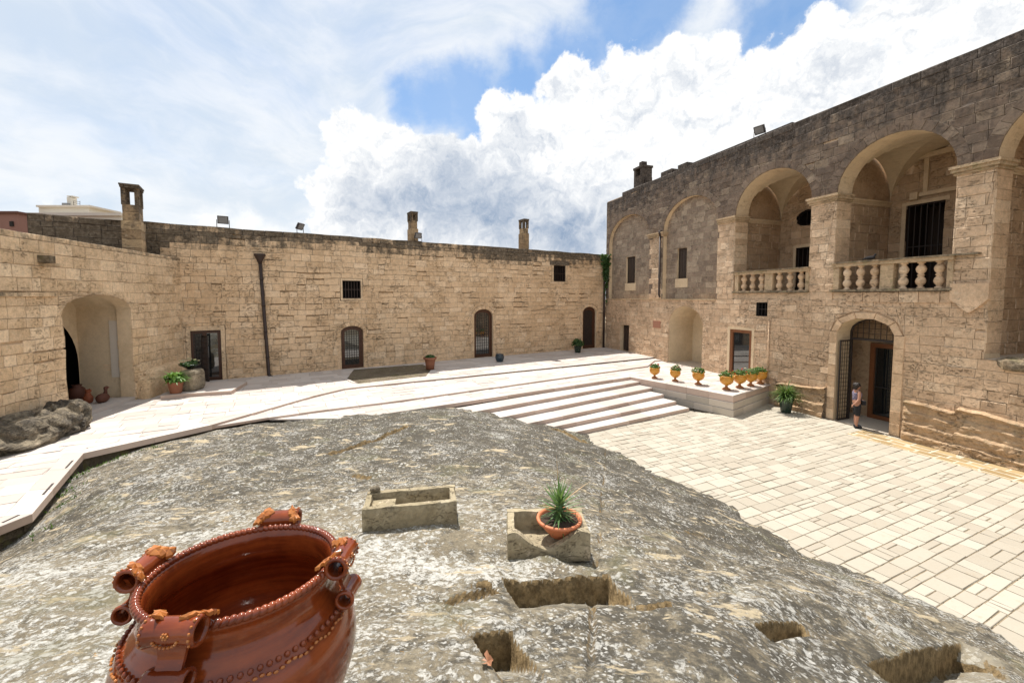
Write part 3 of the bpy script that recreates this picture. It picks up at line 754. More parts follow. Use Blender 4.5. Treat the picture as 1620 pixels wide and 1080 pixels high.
# imposts
for (a, b) in ((4.96, 6.19), (10.32, 11.32), (14.94, 15.88), (19.25, 20.09)):
    bl = a in (4.96,)
    dd = -.28 if bl else -RD
    l_ = 0 if a == 10.32 else .1
    mb = MB()
    wbox(mb, RW, a - l_ * .5, b + .05, 8.16, 8.24, dd, .05, rnd=.3); wbox(mb, RW, a - l_, b + .10, 8.24, 8.34, dd, .10, rnd=.5); wbox(mb, RW, a - l_ * 1.3, b + .13, 8.34, 8.42, dd, .15, rnd=.6, age=.2)
    mb.build('impost', M['mossy_trim'], pal)
mb = MB(); wbox(mb, RW, 3.2, 10.3, 4.44, 4.50, -.05, .05); wbox(mb, RW, .2, 3.2, 4.42, 4.48, -.05, .04); mb.build('string_course', M['mossy_trim'], pal)
# balustrades
BAL = [(.075, 0), (.075, .03), (.05, .045), (.045, .07), (.085, .13), (.1, .19), (.085, .26), (.05, .315), (.05, .33), (.07, .345), (.07, .365), (.05, .38), (.05, .395), (.085, .45), (.1, .52), (.085, .58), (.045, .64), (.05, .665), (.075, .68), (.075, .71)]
for (u0, u1, zr, ex) in ((11.47, 14.96, 5.79, 0), (15.93, 19.3, 5.87, .55)):
    mb = MB(); zb = 4.8; ztop = zr
    wbox(mb, RW, u0 - .06, u1 + .04, ztop - .16, ztop - .05, -.30, .10); wbox(mb, RW, u0 - .12, u1 + .05 + ex, ztop - .05, ztop, -.36, .16, age=.6)
    wbox(mb, RW, u0 - .10, u1 + .04, zb, zb + .08, -.30, .12, age=.6)
    mid = (u0 + u1) / 2
    wbox(mb, RW, mid - .19, mid + .19, zb + .081, ztop - .161, -.20, .03); wbox(mb, RW, u0 - .03, u0 + .17, zb + .081, ztop - .161, -.20, .03); wbox(mb, RW, u1 - .12, u1 + .02, zb + .081, ztop - .161, -.20, .03)
    b_ = mb.build('balustrade', M['mossy_trim'], pal)
    hh = ztop - .16 - (zb + .08)
    for s0, s1 in ((u0 + .17, mid - .19), (mid + .19, u1 - .12)):
        for k in range(3):
            u = s0 + (s1 - s0) * (k + .5) / 3
            mb = MB(); mb.lathe([(r * 1.35, z * hh / .71) for r, z in BAL], RW.P(u, zb + .08, -.09), 14, rnd=random.random()); mb.build('baluster', M['dressed_rose'], b_, origin=Vector(RW.P(u, zb + .08, -.09)))
# panel under balcony 2 : coursed blocks and corbel tip of the big pillar
mb = MB()
for k in range(6):
    u = 16.4 + k * .53; prism(mb, RW, rect(u + .01, u + .52, 4.43, 4.77), -.05, .035, rnd=random.random())
mb.build('corbel_course', M['wall_rose'], pal)
mb = MB(); cx = 19.72
prism(mb, RW, [(19.3, 4.55), (19.55, 4.3), (cx, 4.12), (19.92, 4.3), (20.14, 4.55), (20.14, 5.0), (19.3, 5.0)], -.05, .10, rnd=.6); mb.build('pendant_corbel', M['wall_rose'], pal)
# dark door by the corner
mb = MB(); reveal(mb, RW, door1, -.04, -.4); prism(mb, RW, inset(door1, .0), -.5, -.3, mi=1)
for k in range(4): wbox(mb, RW, 1.96 + k * .25, 2.17 + k * .25, T2 + .02, 2.68, -.3, -.27, mi=1)
mb.build('door', [M['dressed'], M['wood_dk']], pal)
# plastered niche
mb = MB(); reveal(mb, RW, niche, -.03, -1.75, skip=(0,)); sheet(mb, RW, niche, [], -1.75); mb.build('niche', M['plaster'], pal)
mb = MB(); mb.face([RW.P(6.85, T1 + .004, .05), RW.P(9.47, T1 + .004, .05), RW.P(9.47, T1 + .004, -1.75), RW.P(6.85, T1 + .004, -1.75)]); mb.build('niche_floor', M['slab_grey'], pal)
# glazed door
mb = MB(); ring(mb, RW, glassd, inset(glassd, .14), -.16, -.02); f = mb.build('glazed_door', M['wood_or'], pal)
mb = MB(); prism(mb, RW, inset(glassd, .13), -.12, -.09); mb.build('pane', M['glass'], f)
mb = MB(); ring(mb, RW, rect(11.1, 12.58, T1, 3.2), glassd, -.12, .012, mi=0); mb.build('door_surround', M['dressed'], pal)
# small barred window, plaque
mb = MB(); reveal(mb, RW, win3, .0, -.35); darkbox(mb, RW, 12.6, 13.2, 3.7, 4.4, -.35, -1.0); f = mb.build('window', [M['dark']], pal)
mb = MB(); bars(mb, RW, 12.66, 13.15, 3.79, 4.35, -.12, 3, 2, .02); mb.build('grille', M['iron'], f)
mb = MB(); wbox(mb, RW, 5.49, 6.15, 2.76, 3.18, -.02, .035); mb.build('plaque', M['plaque'], pal)
# gateway: dressed surround
GP = Pile()
for k in range(8):
    for (ua, ub) in ((15.86, 16.13), (17.92, 18.22)):
        mb = MB(); q = rect(ua, ub, k * .416, (k + 1) * .416); stone_mesh(mb, RW, q, d0=-.06, proud=.03 + random.random() * .006, groove=.018, rnd=random.random(), bev=.008, joint=.003); GP.add(mb, [RW.P(*t, 0) for t in q], 'jamb_stone')
voussoirs(GP, RW, 16.13, 17.92, 3.33, 3.86, .24, 5, proud=.024)
GP.flush(pal, [M['dressed_rose'], M['dressed_rose']], 60, rest='surround_stonework', minpx=20)
mb = MB(); reveal(mb, RW, gate, .025, -.75, skip=(0,)); mb.build('gate_reveal', M['dressed'], pal)
GI = -1.75
mb = MB()
ga, gb_ = 15.4, 19.4
for q in ([(ga, 0, -.75), (ga, 0, GI), (ga, 3.95, GI), (ga, 3.95, -.75)], [(gb_, 0, -.75), (gb_, 0, GI), (gb_, 3.95, GI), (gb_, 3.95, -.75)], [(ga, 0, GI), (gb_, 0, GI), (gb_, 3.95, GI), (ga, 3.95, GI)], [(ga, 3.95, -.75), (gb_, 3.95, -.75), (gb_, 3.95, GI), (ga, 3.95, GI)]):
    mb.face([RW.P(*t) for t in q])
sheet(mb, RW, rect(ga, gb_, -.2, 3.95), [gate], -.75)
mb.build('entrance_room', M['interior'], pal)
mb = MB(); mb.face([RW.P(ga, .004, -.0), RW.P(gb_, .004, 0), RW.P(gb_, .004, GI), RW.P(ga, .004, GI)]); mb.build('entrance_floor', M['slab_grey'], pal)
gt = empty('iron_gate', RW.P(16.2, 0, -.72), 'dark iron lattice gate with an arched transom filling the palace doorway behind the standing woman', 'gate')
def gtop(u):
    c, a, b = 17.025, .895, .53; t = max(0, 1 - ((u - c) / a) ** 2); return 3.33 + b * math.sqrt(t) - .02
mb = MB(); inn = arch(16.13, 17.92, 0, 3.33, 3.86, n=8, e=-.06); ring(mb, RW, arch(16.13, 17.92, 0, 3.33, 3.86, n=8, e=-.005), inn, -.74, -.68); wbox(mb, RW, 16.16, 17.88, 3.02, 3.09, -.74, -.67)
mb.build('gate_frame', M['iron'], gt)
mb = MB(); bars(mb, RW, 16.19, 17.86, 3.1, 3.84, -.71, 9, 4, .016, gtop); mb.build('transom_lattice', M['iron'], gt)
lf = RW.sub(16.20, -.66, 1)   # the open leaf lies against the left reveal
mb = MB(); bars(mb, lf, -.62, 0.0, .05, 2.98, .03, 5, 19, .014); ring(mb, lf, rect(-.64, .02, .02, 3.02), rect(-.59, -.03, .07, 2.97), .01, .05); mb.build('open_leaf', M['iron'], gt)
idr = empty('inner_door', RW.P(17.2, 0, -1.7), 'orange-brown wooden framed glass door inside the palace entrance', 'door')
dw = RW.flip(GI + .002); du0 = dw.uv(1377, 600)[0]; dzt = dw.uv(1390, 543)[1]
mb = MB(); ring(mb, dw, rect(du0, du0 + 1.7, .01, dzt), rect(du0 + .16, du0 + 1.54, .15, dzt - .16), 0.0, .10); mb.build('door_frame', M['wood_or'], idr)
mb = MB(); prism(mb, dw, rect(du0 + .16, du0 + 1.54, .15, dzt - .16), .0, .03); mb.build('pane', M['glass'], idr)
mb = MB(); wbox(mb, dw, du0 + .2, du0 + 1.5, 1.2, 1.24, .05, .09); mb.build('push_bar', M['iron'], idr)
# rock-cut ledges at the foot of the wall
def ledge(name, u0, u1, ztop, nc, amp, seed):
    du = .05; nu = int((u1 - u0) / du); nz = 46; vs = []; fs = []
    for i in range(nu + 1):
        u = u0 + (u1 - u0) * i / nu; zt = ztop(u) + .10 * float(fbm(u * 1.3, 3.1, seed))
        for j in range(nz + 1):
            t = j / nz; z = -.1 + (zt + .1) * t
            x = (1 - t) * nc + .18 * float(fbm(u * .9, t * 2, seed + 3)); k = math.floor(x); fr = x - k
            d = .05 + amp * .55 * k + amp * .5 * min(1, fr * 12) - amp * .25 * fr + .07 * float(fbm(u * 2.2, z * 5, seed + 5)) + .035 * float(fbm(u * 8, z * 12, seed + 7))
            if t > .90: d += .07 * math.sin((t - .9) / .1 * PI)
            if t > .97: d = d * (1 - t) / .03 - .03 * (t - .97) / .03
            e = min((u - u0) / .12, 1); 
            if name == 'rock_cut_base': d *= max(0, e)
            vs.append(RW.P(u, z, d))
    for i in range(nu):
        for j in range(nz): k = i * (nz + 1) + j; fs.append((k, k + 1, k + nz + 2, k + nz + 1))
    mb = MB(); mb.add(vs, fs); 
    for q in range(len(fs)): mb.a[q] = max(0, .55 - (q % nz) / nz * 2.6) + (.5 if (q % nz) / nz > .84 else 0) * (.5 + .5 * math.sin(q // nz * .09 + seed))
    return mb.build(name, M['rockcut'], pal)
ledge('rock_cut_base', 18.25, UE, lambda u: 1.20 + .12 * math.sin(u * 1.1) + (.16 if u > 19.6 else 0), 4, .085, 21)
ledge('rock_cut_base', 13.72, 15.84, lambda u: .98 + .1 * (u - 13.7), 4, .075, 33)
ledge('rock_cut_base', 18.9, UE, lambda u: 1.62 + .1 * math.sin(u * 2.0), 2, .02, 43) if False else None
# ragged rock sill below the third arch
mb = MB(); vs = []; fs = []; nu, nn = 60, 14
for i in range(nu + 1):
    u = 20.2 + 4 * i / nu
    for j in range(nn + 1):
        th = PI * j / nn; rr = .20 + .08 * float(fbm(u * 2, th, 61)); ed = min(1, i / 5)
        vs.append(RW.P(u, 2.80 + rr * math.cos(th) * ed + .05 * float(fbm(u * 3, th * 2, 62)), -.1 + rr * 1.1 * math.sin(th) * ed))
for i in range(nu):
    for j in range(nn): k = i * (nn + 1) + j; fs.append((k, k + 1, k + nn + 2, k + nn + 1))
mb.add(vs, fs, age=.6); mb.build('rock_sill', M['mossy_trim'], pal)
# parapet blocks and roof chimney
for (xa, xb, h) in ((1040.5, 1058, .34), (1067, 1082, .34), (1083, 1245, .16)):
    ua, ub = RW.uv(xa, 250)[0], RW.uv(xb, 220)[0]
    mb = MB(); wbox(mb, RW, ua, ub, PT + .0, PT + h, -.75, -.25, age=.8); mb.build('parapet_block', M['wall_dark'], pal)
cw = RW.flip(-2.2); ca = cw.uv(1010.5, 270)[0]; cb = cw.uv(1024, 270)[0]; zt = cw.uv(1018, 262)[1]
mb = MB(); wbox(mb, cw, ca, cb, 10.5, zt - .75, -.4, .4, age=.6)
for du in (0, 1): wbox(mb, cw, ca + du * (cb - ca - .25), ca + .25 + du * (cb - ca - .25), zt - .75, zt - .25, -.4, .4, age=.8)
wbox(mb, cw, ca - .05, cb + .05, zt - .25, zt - .1, -.45, .45, age=.9); wbox(mb, cw, (ca + cb) / 2 - .18, (ca + cb) / 2 + .18, zt - .1, zt + .25, -.2, .2, age=.9); wbox(mb, cw, cb + .05, cb + .3, 10.5, zt - 1.0, -.2, .2, age=.8)
mb.build('chimney', M['wall_dark'], pal)
mb = MB(); mb.tube([RW.P(6.05, 8.2, .09), RW.P(6.05, 4.75, .09), RW.P(6.18, 4.6, .12)], .055, 8); mb.tube([RW.P(6.05, 8.5, .09), RW.P(6.05, 8.2, .09)], [.13, .07], 8); mb.build('downpipe', M['rust'], pal)
a_ = RW.uv(1217.5, 505); mb = MB(); mb.tube([RW.P(a_[0], 3.6, .03), RW.P(a_[0] + .05, T1, .03)], .03, 6); mb.build('cable', M['wall_rose'], pal)

# ================================================================== BACK WALL
bw = empty('courtyard_range', BW.P(0, 0), 'long low tan stone range across the back of the courtyard with arched doors', 'building')
BT = 7.66
def bpx(x, y, d=0): return BW.uv(x, y, d)
def barch(xl, xr, yt, ysp, yb):
    u0, z0 = bpx(xl, yb); u1, _ = bpx(xr, yb); um = (u0 + u1) / 2
    return u0, u1, z0, bpx((xl + xr) / 2, ysp)[1], bpx((xl + xr) / 2, yt)[1]
bd = [barch(541, 576, 515.5, 525, 588), barch(750.5, 780, 489, 500, 569.5), barch(921.5, 942.5, 485, 494, 551.5)]
d0a = bpx(300.5, 523); d0b = bpx(352.5, 604)
rd = rect(d0a[0], d0b[0], T2, bpx(326, 522.5)[1])
wa = [bpx(541.5, 443.5), bpx(571, 472)]; wb = [bpx(876, 419.5), bpx(894.5, 445.5)]
bw1 = rect(wa[0][0], wa[1][0], wa[1][1], wa[0][1]); bw2 = rect(wb[0][0], wb[1][0], wb[1][1], wb[0][1])
BARC = [arch(u0, u1, T2, zs, za, n=10) for (u0, u1, z0, zs, za) in bd]
BH = BARC + [rd, bw1, bw2]
mb = MB(); sheet(mb, BW, [(0, .3), (KU, .3), (KU, BT - .05), (0, BT - .05)], BH, -.14); mb.build('wall', M['mortar'], bw)
mb = MB(); mb.face([BW.P(0, BT - .05, 0), BW.P(KU, BT - .05, 0), BW.P(KU, BT - .05, -6), BW.P(0, BT - .05, -6)])
mb.face([BW.P(0, .3, -6), BW.P(KU, .3, -6), BW.P(KU, BT - .05, -6), BW.P(0, BT - .05, -6)]); mb.face([BW.P(0, .3, 0), BW.P(0, .3, -6), BW.P(0, BT - .05, -6), BW.P(0, BT - .05, 0)]); mb.build('roof', M['wall_dark'], bw)
uL = bpx(262, 370)[0]
def age_b(u, z):
    a = -.04 + .30 * max(0, float(vnoise(u * .35, z * .5, 2)))
    if z > 6.1: a += .95 * ((z - 6.1) / 1.3) ** 1.2 * (.75 + .9 * float(vnoise(u * .55, 3, 8)))
    if u < uL: a += .75
    if z < T2 + .35: a += .22
    return a
pile = Pile()
BH2 = [arch(u0, u1, T2, zs, za, n=10, e=.2) for (u0, u1, z0, zs, za) in bd] + [rect(rd[0][0] - .16, rd[1][0] + .16, T2, rd[2][1] + .2), rect(bw1[0][0] - .1, bw1[1][0] + .1, bw1[0][1] - .1, bw1[2][1] + .1), rect(bw2[0][0] - .15, bw2[1][0] + .15, bw2[0][1] - .05, bw2[2][1] + .28)]
def er_b(u, z): return max(0., min(.24, .03 + 1.1 * float(fbm(u * .33 + 4, z * .75, 31, 3)) + (.22 if z > 4.2 else 0) - .12))
masonry(pile, BW, 0, KU, T2 - .1, 3.2, BH2, None, h=(.24, .36), l=(.32, .75), age=age_b, deep=.145, erode=er_b, rough=.004, wob=.028, groove=-.0015, bev=.010)
masonry(pile, BW, 0, KU, 3.2, 7.4, BH2, None, h=(.24, .33), l=(.32, .78), age=age_b, deep=.145, erode=er_b, rough=.004, wob=.028, groove=-.0015, bev=.010)
masonry(pile, BW, 0, KU, 7.4, BT, [], None, deep=.145, h=(.26, .26), l=(.35, .8), age=lambda u, z: .72 + .5 * float(vnoise(u * .6, 1, 4)), erode=0, rough=.03, bev=.03, wob=.025)
for (u0, u1, z0, zs, za) in bd:
    voussoirs(pile, BW, u0, u1, zs, za, .2, 9, proud=.01)
    for k in range(7):
        h = (zs - T2) / 7
        for ua, ub in ((u0 - .2, u0), (u1, u1 + .2)):
            q = rect(ua, ub, T2 + k * h, T2 + (k + 1) * h); mb = MB(); stone_mesh(mb, BW, q, d0=-.06, proud=.012, groove=0, rnd=random.gauss(.6, .1), bev=.01, joint=.003); pile.add(mb, [BW.P(*t, 0) for t in q], 'jamb_stone')
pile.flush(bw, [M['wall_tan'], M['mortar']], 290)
mb = MB(); ring(mb, BW, rect(rd[0][0] - .15, rd[1][0] + .15, T2 - .02, rd[2][1] + .19), rd, -.14, .008); mb.build('door_surround', M['mortar'], bw)
mb = MB(); ring(mb, BW, rect(bw1[0][0] - .09, bw1[1][0] + .09, bw1[0][1] - .09, bw1[2][1] + .09), bw1, -.14, .004); mb.build('window_surround', M['mortar'], bw)
mb = MB(); ring(mb, BW, rect(bw2[0][0] - .14, bw2[1][0] + .14, bw2[0][1] - .04, bw2[2][1] + .01), bw2, -.14, .004); mb.build('window_surround', M['mortar'], bw)
mb = MB(); wbox(mb, BW, bw2[0][0] - .32, bw2[1][0] + .32, bw2[2][1] + .012, bw2[2][1] + .27, -.14, .02, age=.9)
mb.build('lintel', M['mortar'], bw)
for q in (bw1, bw2):
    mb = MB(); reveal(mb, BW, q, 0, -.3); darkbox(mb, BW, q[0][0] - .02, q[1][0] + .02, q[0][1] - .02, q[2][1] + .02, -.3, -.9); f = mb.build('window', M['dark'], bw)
    mb = MB(); bars(mb, BW, q[0][0] + .02, q[1][0] - .02, q[0][1] + .02, q[2][1] - .02, -.08, 6, 2, .03); mb.build('grille', M['rust'], f)
for k, ((u0, u1, z0, zs, za), Ap) in enumerate(zip(bd, BARC)):
    mb = MB(); reveal(mb, BW, Ap, .01, -.22, skip=(0,)); mb.build('door_reveal', M['dressed'], bw)
    e = .09 if k < 2 else .12
    fr = [(p[0], p[1]) for p in inset(Ap, e)]
    mb = MB(); ring(mb, BW, Ap, fr, -.24, -.12); ring(mb, BW, fr, inset(fr, .10), -.22, -.16); f = mb.build('door', M['wood'], bw)
    g = inset(fr, .08); mb = MB(); prism(mb, BW, g, -.22, -.20); mb.build('pane', M['glass'] if k < 2 else M['wood_dk'], f)
    c, a_, b_ = (u0 + u1) / 2, (u1 - u0) / 2 - e - .1, za - zs
    gz = min(q[1] for q in g)
    mb = MB(); bars(mb, BW, u0 + e + .1, u1 - e - .1, gz + .02, za - e - .1, -.17, 6, 15, .014 if k < 2 else .01, lambda u: zs - .1 + b_ * .8 * math.sqrt(max(0, 1 - ((u - c) / (a_ + .02)) ** 2)))
    mb.build('grille', M['iron'], f)
mb = MB(); reveal(mb, BW, rd, .0, -.25); ring(mb, BW, rd, inset(rd, .13), -.25, -.12, mi=1); mdu = (rd[0][0] + rd[1][0]) / 2 - .05
wbox(mb, BW, mdu - .07, mdu + .07, T2 + .1, rd[2][1] - .1, -.23, -.1, mi=1); f = mb.build('door', [M['dressed'], M['wood']], bw)
mb = MB(); prism(mb, BW, inset(rd, .12), -.22, -.2); mb.build('pane', M['glass'], f)
mb = MB(); bars(mb, BW, rd[0][0] + .1, mdu - .08, T2 + .15, rd[2][1] - .15, -.13, 6, 12, .03); mb.build('grille', M['iron'], f)
mb = MB(); mb.tube([BW.P(mdu + .12, T2 + 1.0, -.08), BW.P(mdu + .12, T2 + 1.5, -.08)], .015, 6); mb.build('handle', M['metal_grey'], f)
lf = BW.sub(mdu - .12, 0, 1); lf2 = Wall.__new__(Wall); lf2.O = BW.P(mdu - .1, 0, .0); dv = BW.N * .9 + BW.U * .45; lf2.U = dv / np.linalg.norm(dv); lf2.N = np.cross(lf2.U, [0, 0, 1]); lf2.len = 1
mb = MB(); ring(mb, lf2, rect(0, .52, T2 + .03, rd[2][1] - .2), rect(.05, .47, T2 + .1, rd[2][1] - .27), -.02, .02); bars(mb, lf2, .05, .47, T2 + .1, rd[2][1] - .27, 0, 4, 8, .025); mb.build('shutter_leaf', M['iron'], f)
# downpipes
pt = bpx(411, 408, .14); pb = bpx(425.5, 596, .14)
mb = MB(); mb.tube([BW.P(pt[0], pt[1], .14), BW.P(pb[0], pb[1] + .1, .14), BW.P(pb[0] + .1, pb[1], .22)], .075, 10); mb.tube([BW.P(pt[0], pt[1] + .18, .16), BW.P(pt[0], pt[1] + .12, .16), BW.P(pt[0], pt[1] - .1, .14), BW.P(pt[0], pt[1] - .25, .14)], [.24, .24, .13, .08], 10)
for zz in (1.8, 3.0, 4.2, 5.4): mb.tube([BW.P(pb[0] + (pt[0] - pb[0]) * (zz - pb[1]) / (pt[1] - pb[1]), zz, .14), BW.P(pb[0] + (pt[0] - pb[0]) * (zz - pb[1]) / (pt[1] - pb[1]), zz + .05, .14)], .09, 10)
mb.build('downpipe', M['rust'], bw)
cpu = bpx(957.5, 500, .1)[0]
cpu = min(cpu, KU - .25)
mb = MB(); mb.tube([BW.P(cpu, 7.3, .13), BW.P(cpu, T2, .13)], .08, 10); mb.build('downpipe', M['rust'], bw)
# chimneys standing on the range
def chimney(parent, wl, u0, u1, zb, zt, d0, d1, mat, ph=.42, flat=True):
    mb = MB(); cu, cd_ = (u0 + u1) / 2, (d0 + d1) / 2; wu, wd = (u1 - u0) / 2, (d1 - d0) / 2
    def bx_(s, a, b, g): wbox(mb, wl, cu - wu * s, cu + wu * s, a, b, cd_ - wd * s, cd_ + wd * s, age=g, rnd=random.random())
    H = zt - zb; z = zb; k = 0
    while z < zt - ph - .25:
        h = min(.34, zt - ph - .25 - z) if zt - ph - .25 - z > .1 else .1
        bx_((1.10 if z < zb + H * .5 else .93) + random.uniform(-.01, .01), z, z + h - .012, .15 + .5 * (z - zb) / H); z += h; k += 1
    zz = z
    for a in (-1, 0, 1):
        for b in (-1, 1):
            if wu > .3 or a: wbox(mb, wl, cu + a * wu * .76 - .07, cu + a * wu * .76 + .07, zz - .02, zt - .13, cd_ + b * wd * .72 - .07, cd_ + b * wd * .72 + .07, age=.6)
    bx_(1.08, zt - .14, zt - .06, .8); bx_(1.15, zt - .06, zt, .9)
    return mb.build('chimney', mat, parent)
for (xa, xb, yt, yb) in ((649.5, 667, 335, 380), (828, 840.5, 346.5, 394)):
    wl = BW.flip(-.5); ua = wl.uv(xa, yb)[0]; ub = wl.uv(xb, yb)[0]; zt = wl.uv((xa + xb) / 2, yt)[1]
    chimney(bw, wl, ua + .05, ub - .22, 7.4, zt, -.6, 0, M['chim'], .32)

# ================================================================== LEFT WING
lw = empty('left_wing', LW.P(0, 0), 'honey-coloured stone wing on the left with one wide plastered archway', 'building')
def lpx(x, y, d=0): return LW.uv(x, y, d)
lz = lpx(0, 361)[1]; lzr = lpx(283, 408)[1]; l0u = lpx(0, 400)[0]
ltop = lambda u: lzr + (lz - lzr) * (LU - u) / (LU - l0u)
LTm = min(ltop(0), ltop(LU))
au0 = lpx(104, 570)[0]; au1 = lpx(211, 560)[0]; asp = lpx(150, 492)[1]; aap = lpx(160, 467)[1]
LA = arch(au0, au1, T2 - .05, asp, aap, n=16)
mb = MB(); sheet(mb, LW, [(-4, .3), (LU, .3), (LU, ltop(LU) - .04), (-4, ltop(-4) - .04)], [LA], -.05); mb.build('wall', M['mortar'], lw)
mb = MB(); mb.face([LW.P(-4, ltop(-4) - .04, -.05), LW.P(LU, ltop(LU) - .04, -.05), LW.P(LU + 1, ltop(LU) - .04, -7), LW.P(-4, ltop(-4) - .04, -7)]); mb.build('roof', M['wall_dark'], lw)
pile = Pile()
def age_l(u, z):
    a = -.06 + .22 * max(0, float(vnoise(u * .5, z * .6, 7)))
    if z > ltop(u) - .6: a += .42 * (z - ltop(u) + .6) / .5
    if z < T2 + .7: a += .3 * (T2 + .7 - z) / .6
    return a
LAH = [arch(au0, au1, T2 - .05, asp, aap, n=16)]
masonry(pile, LW, -4, LU, T2 - .2, 4.75, LAH, None, h=(.26, .34), l=(.3, .62), age=age_l, erode=.05, rough=.005, wob=.028, groove=-.0015, bev=.010)
capz = [(-4, 4.75), (LU, 4.75), (LU, ltop(LU)), (-4, ltop(-4))]
masonry(pile, LW, -4, LU, 4.75, max(ltop(-4), ltop(LU)) + .01, [], capz, h=(.32, .36), l=(.4, .66), age=age_l, erode=.0, rough=.003, wob=.008, groove=-.008, bev=.01)
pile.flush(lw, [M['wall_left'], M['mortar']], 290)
swl = LW.sub(au1 + .10, 0, -1)
RDL = .45; BDL = -swl.uv(135, 600)[0]
A_in = arch(au0 - .6, au1 + .10, T2 - .05, asp + .02, aap + .10, n=20)
mb = MB(); reveal(mb, LW, LA, -.03, -RDL, skip=(0,)); mb.build('arch_reveal', M['dressed'], lw)
mb = MB()
n_ = len(A_in)
for k in range(1, n_):   # ragged inner end of the passage
    a, b = A_in[k], A_in[(k + 1) % n_]; m_ = 8
    for q in range(m_):
        p0 = (a[0] + (b[0] - a[0]) * q / m_, a[1] + (b[1] - a[1]) * q / m_); p1 = (a[0] + (b[0] - a[0]) * (q + 1) / m_, a[1] + (b[1] - a[1]) * (q + 1) / m_)
        d_0 = BDL - .17; d_1 = BDL - .17
        mb.face([LW.P(*p0, -RDL), LW.P(*p1, -RDL), LW.P(*p1, d_1), LW.P(*p0, d_0)])
mb.build('passage_vault', M['plaster'], lw)
mb = MB(); sheet(mb, LW, rect(au0 - 1.5, au1 + 1, T2 - .4, aap + .5), [LA], -RDL - .004); mb.build('passage_front', M['plaster'], lw)
e_s = lpx(134, 575, BDL)[1]; e_a = lpx(100, 496, BDL)[1]
mb = MB(); EH = arch(au1 - 2.9, au1 + .085, T2 - .05, e_s, e_a, n=18); sheet(mb, LW, rect(au0 - .62, au1 + .12, T2 - .35, aap + .3), [[p for p in inter(EH, rect(au0 - .6, au1 + .09, T2 - .06, aap + 1))]], BDL - .16); mb.build('passage_end', M['plaster'], lw)
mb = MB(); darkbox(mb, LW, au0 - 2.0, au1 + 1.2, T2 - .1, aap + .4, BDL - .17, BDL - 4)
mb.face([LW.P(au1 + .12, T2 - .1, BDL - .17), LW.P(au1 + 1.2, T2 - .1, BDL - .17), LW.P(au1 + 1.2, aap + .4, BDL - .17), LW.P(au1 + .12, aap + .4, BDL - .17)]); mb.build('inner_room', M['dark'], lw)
mb = MB(); wbox(mb, LW, au0 - .6, au1 - .005, T2 - .1, T2 + .12, BDL - .4, -.02); mb.build('threshold', M['slab'], lw)
pq0, pq1 = swl.uv(199, 560)[0], swl.uv(176, 560)[0]; pzt = swl.uv(185, 507)[1]; pzb = swl.uv(190, 596)[1]
mb = MB(); wbox(mb, swl, pq0, pq1, pzb, pzt, .0, .035); mb.build('plaster_panel', M['whitewash'], lw)
mb = MB(); wbox(mb, swl, pq0 + .02, pq0 + .2, pzb + .35, pzb + .6, .036, .06); wbox(mb, swl, pq0 + .02, pq0 + .2, pzb + 1.0, pzb + 1.3, .036, .06); mb.build('panel_stone', M['wall_left'], lw)
mb = MB(); i0, i1 = swl.uv(175, 580)[0], swl.uv(163, 580)[0]; iz0 = swl.uv(170, 587)[1]
for r_ in range(3): wbox(mb, swl, i0, i1 - (.1 if r_ == 2 else 0), iz0 + .2 - r_ * .08, iz0 + .2 - r_ * .08 + .025, 0, .004)
mb.build('inscription', M['wall_tan'], lw)
g_ = lpx(64, 410); mb = MB()
mb.box(LW.P(g_[0], g_[1], .12), LW.U * .09, Z3 * .1, LW.N * .16, age=.8); mb.box(LW.P(g_[0] + .02, g_[1] - .15, .16), LW.U * .08, Z3 * .04, LW.N * .22, age=.3); mb.build('water_spout', M['mossy_trim'], lw)
mb = MB(); wbox(mb, LW, -4, lpx(85, 435)[0], 4.62, 4.72, -.02, .06, age=.4); mb.build('string_course', M['wall_left'], lw)
# rough low buttress right of the archway
def rough_block(mb, c, ax, ay, az, n=10, amp=.06, seed=0, age=0., mi=0, pw=6.0, rnd=.5):
    """rounded weathered block: superellipsoid with noise"""
    c, ax, ay, az = (np.asarray(q, float) for q in (c, ax, ay, az)); vs = []; fs = []; nu, nv = n * 2, n
    for j in range(nv + 1):
        ph = PI * j / nv
        for i in range(nu):
            th = 2 * PI * i / nu
            d = np.array([math.sin(ph) * math.cos(th), math.sin(ph) * math.sin(th), math.cos(ph)])
            k = (abs(d[0]) ** pw + abs(d[1]) ** pw + abs(d[2]) ** pw) ** (-1 / pw)
            nz = 1 + amp * 2 * float(fbm(d[0] * 2.3 + seed, d[1] * 2.3 + d[2] * 3.1 + seed, seed)) 
            d = d * k * nz; vs.append(c + ax * d[0] + ay * d[1] + az * d[2])
    for j in range(nv):
        for i in range(nu): i2 = (i + 1) % nu; fs.append((j * nu + i, (j + 1) * nu + i, (j + 1) * nu + i2, j * nu + i2))
    mb.add(vs, fs, rnd, age, mi)
mb = MB()
z1_ = lpx(235, 600, .3)[1]
rough_block(mb, LW.P(au1 + .50, (T2 + 1.62) / 2 - .05, .12), LW.U * .42, LW.N * .25, Z3 * .48, 14, .05, 3, age=.1)
rough_block(mb, LW.P((au1 + LU) / 2 + .3, T2 + .42, .05), LW.U * ((LU - au1) / 2 - .2), LW.N * .3, Z3 * .62, 16, .05, 5, age=.15)
mb.build('stone_plinth', M['wall_left'], lw)
# big chimney behind the wing's parapet, against the range
wl = BW.flip(.75); ua = wl.uv(196, 380)[0]; ub = wl.uv(220, 380)[0]; zt = wl.uv(213, 295.5)[1]
chimney(lw, wl, ua + .05, ub + .12, 5.8, zt, -.42, .42, M['chim'], .5)

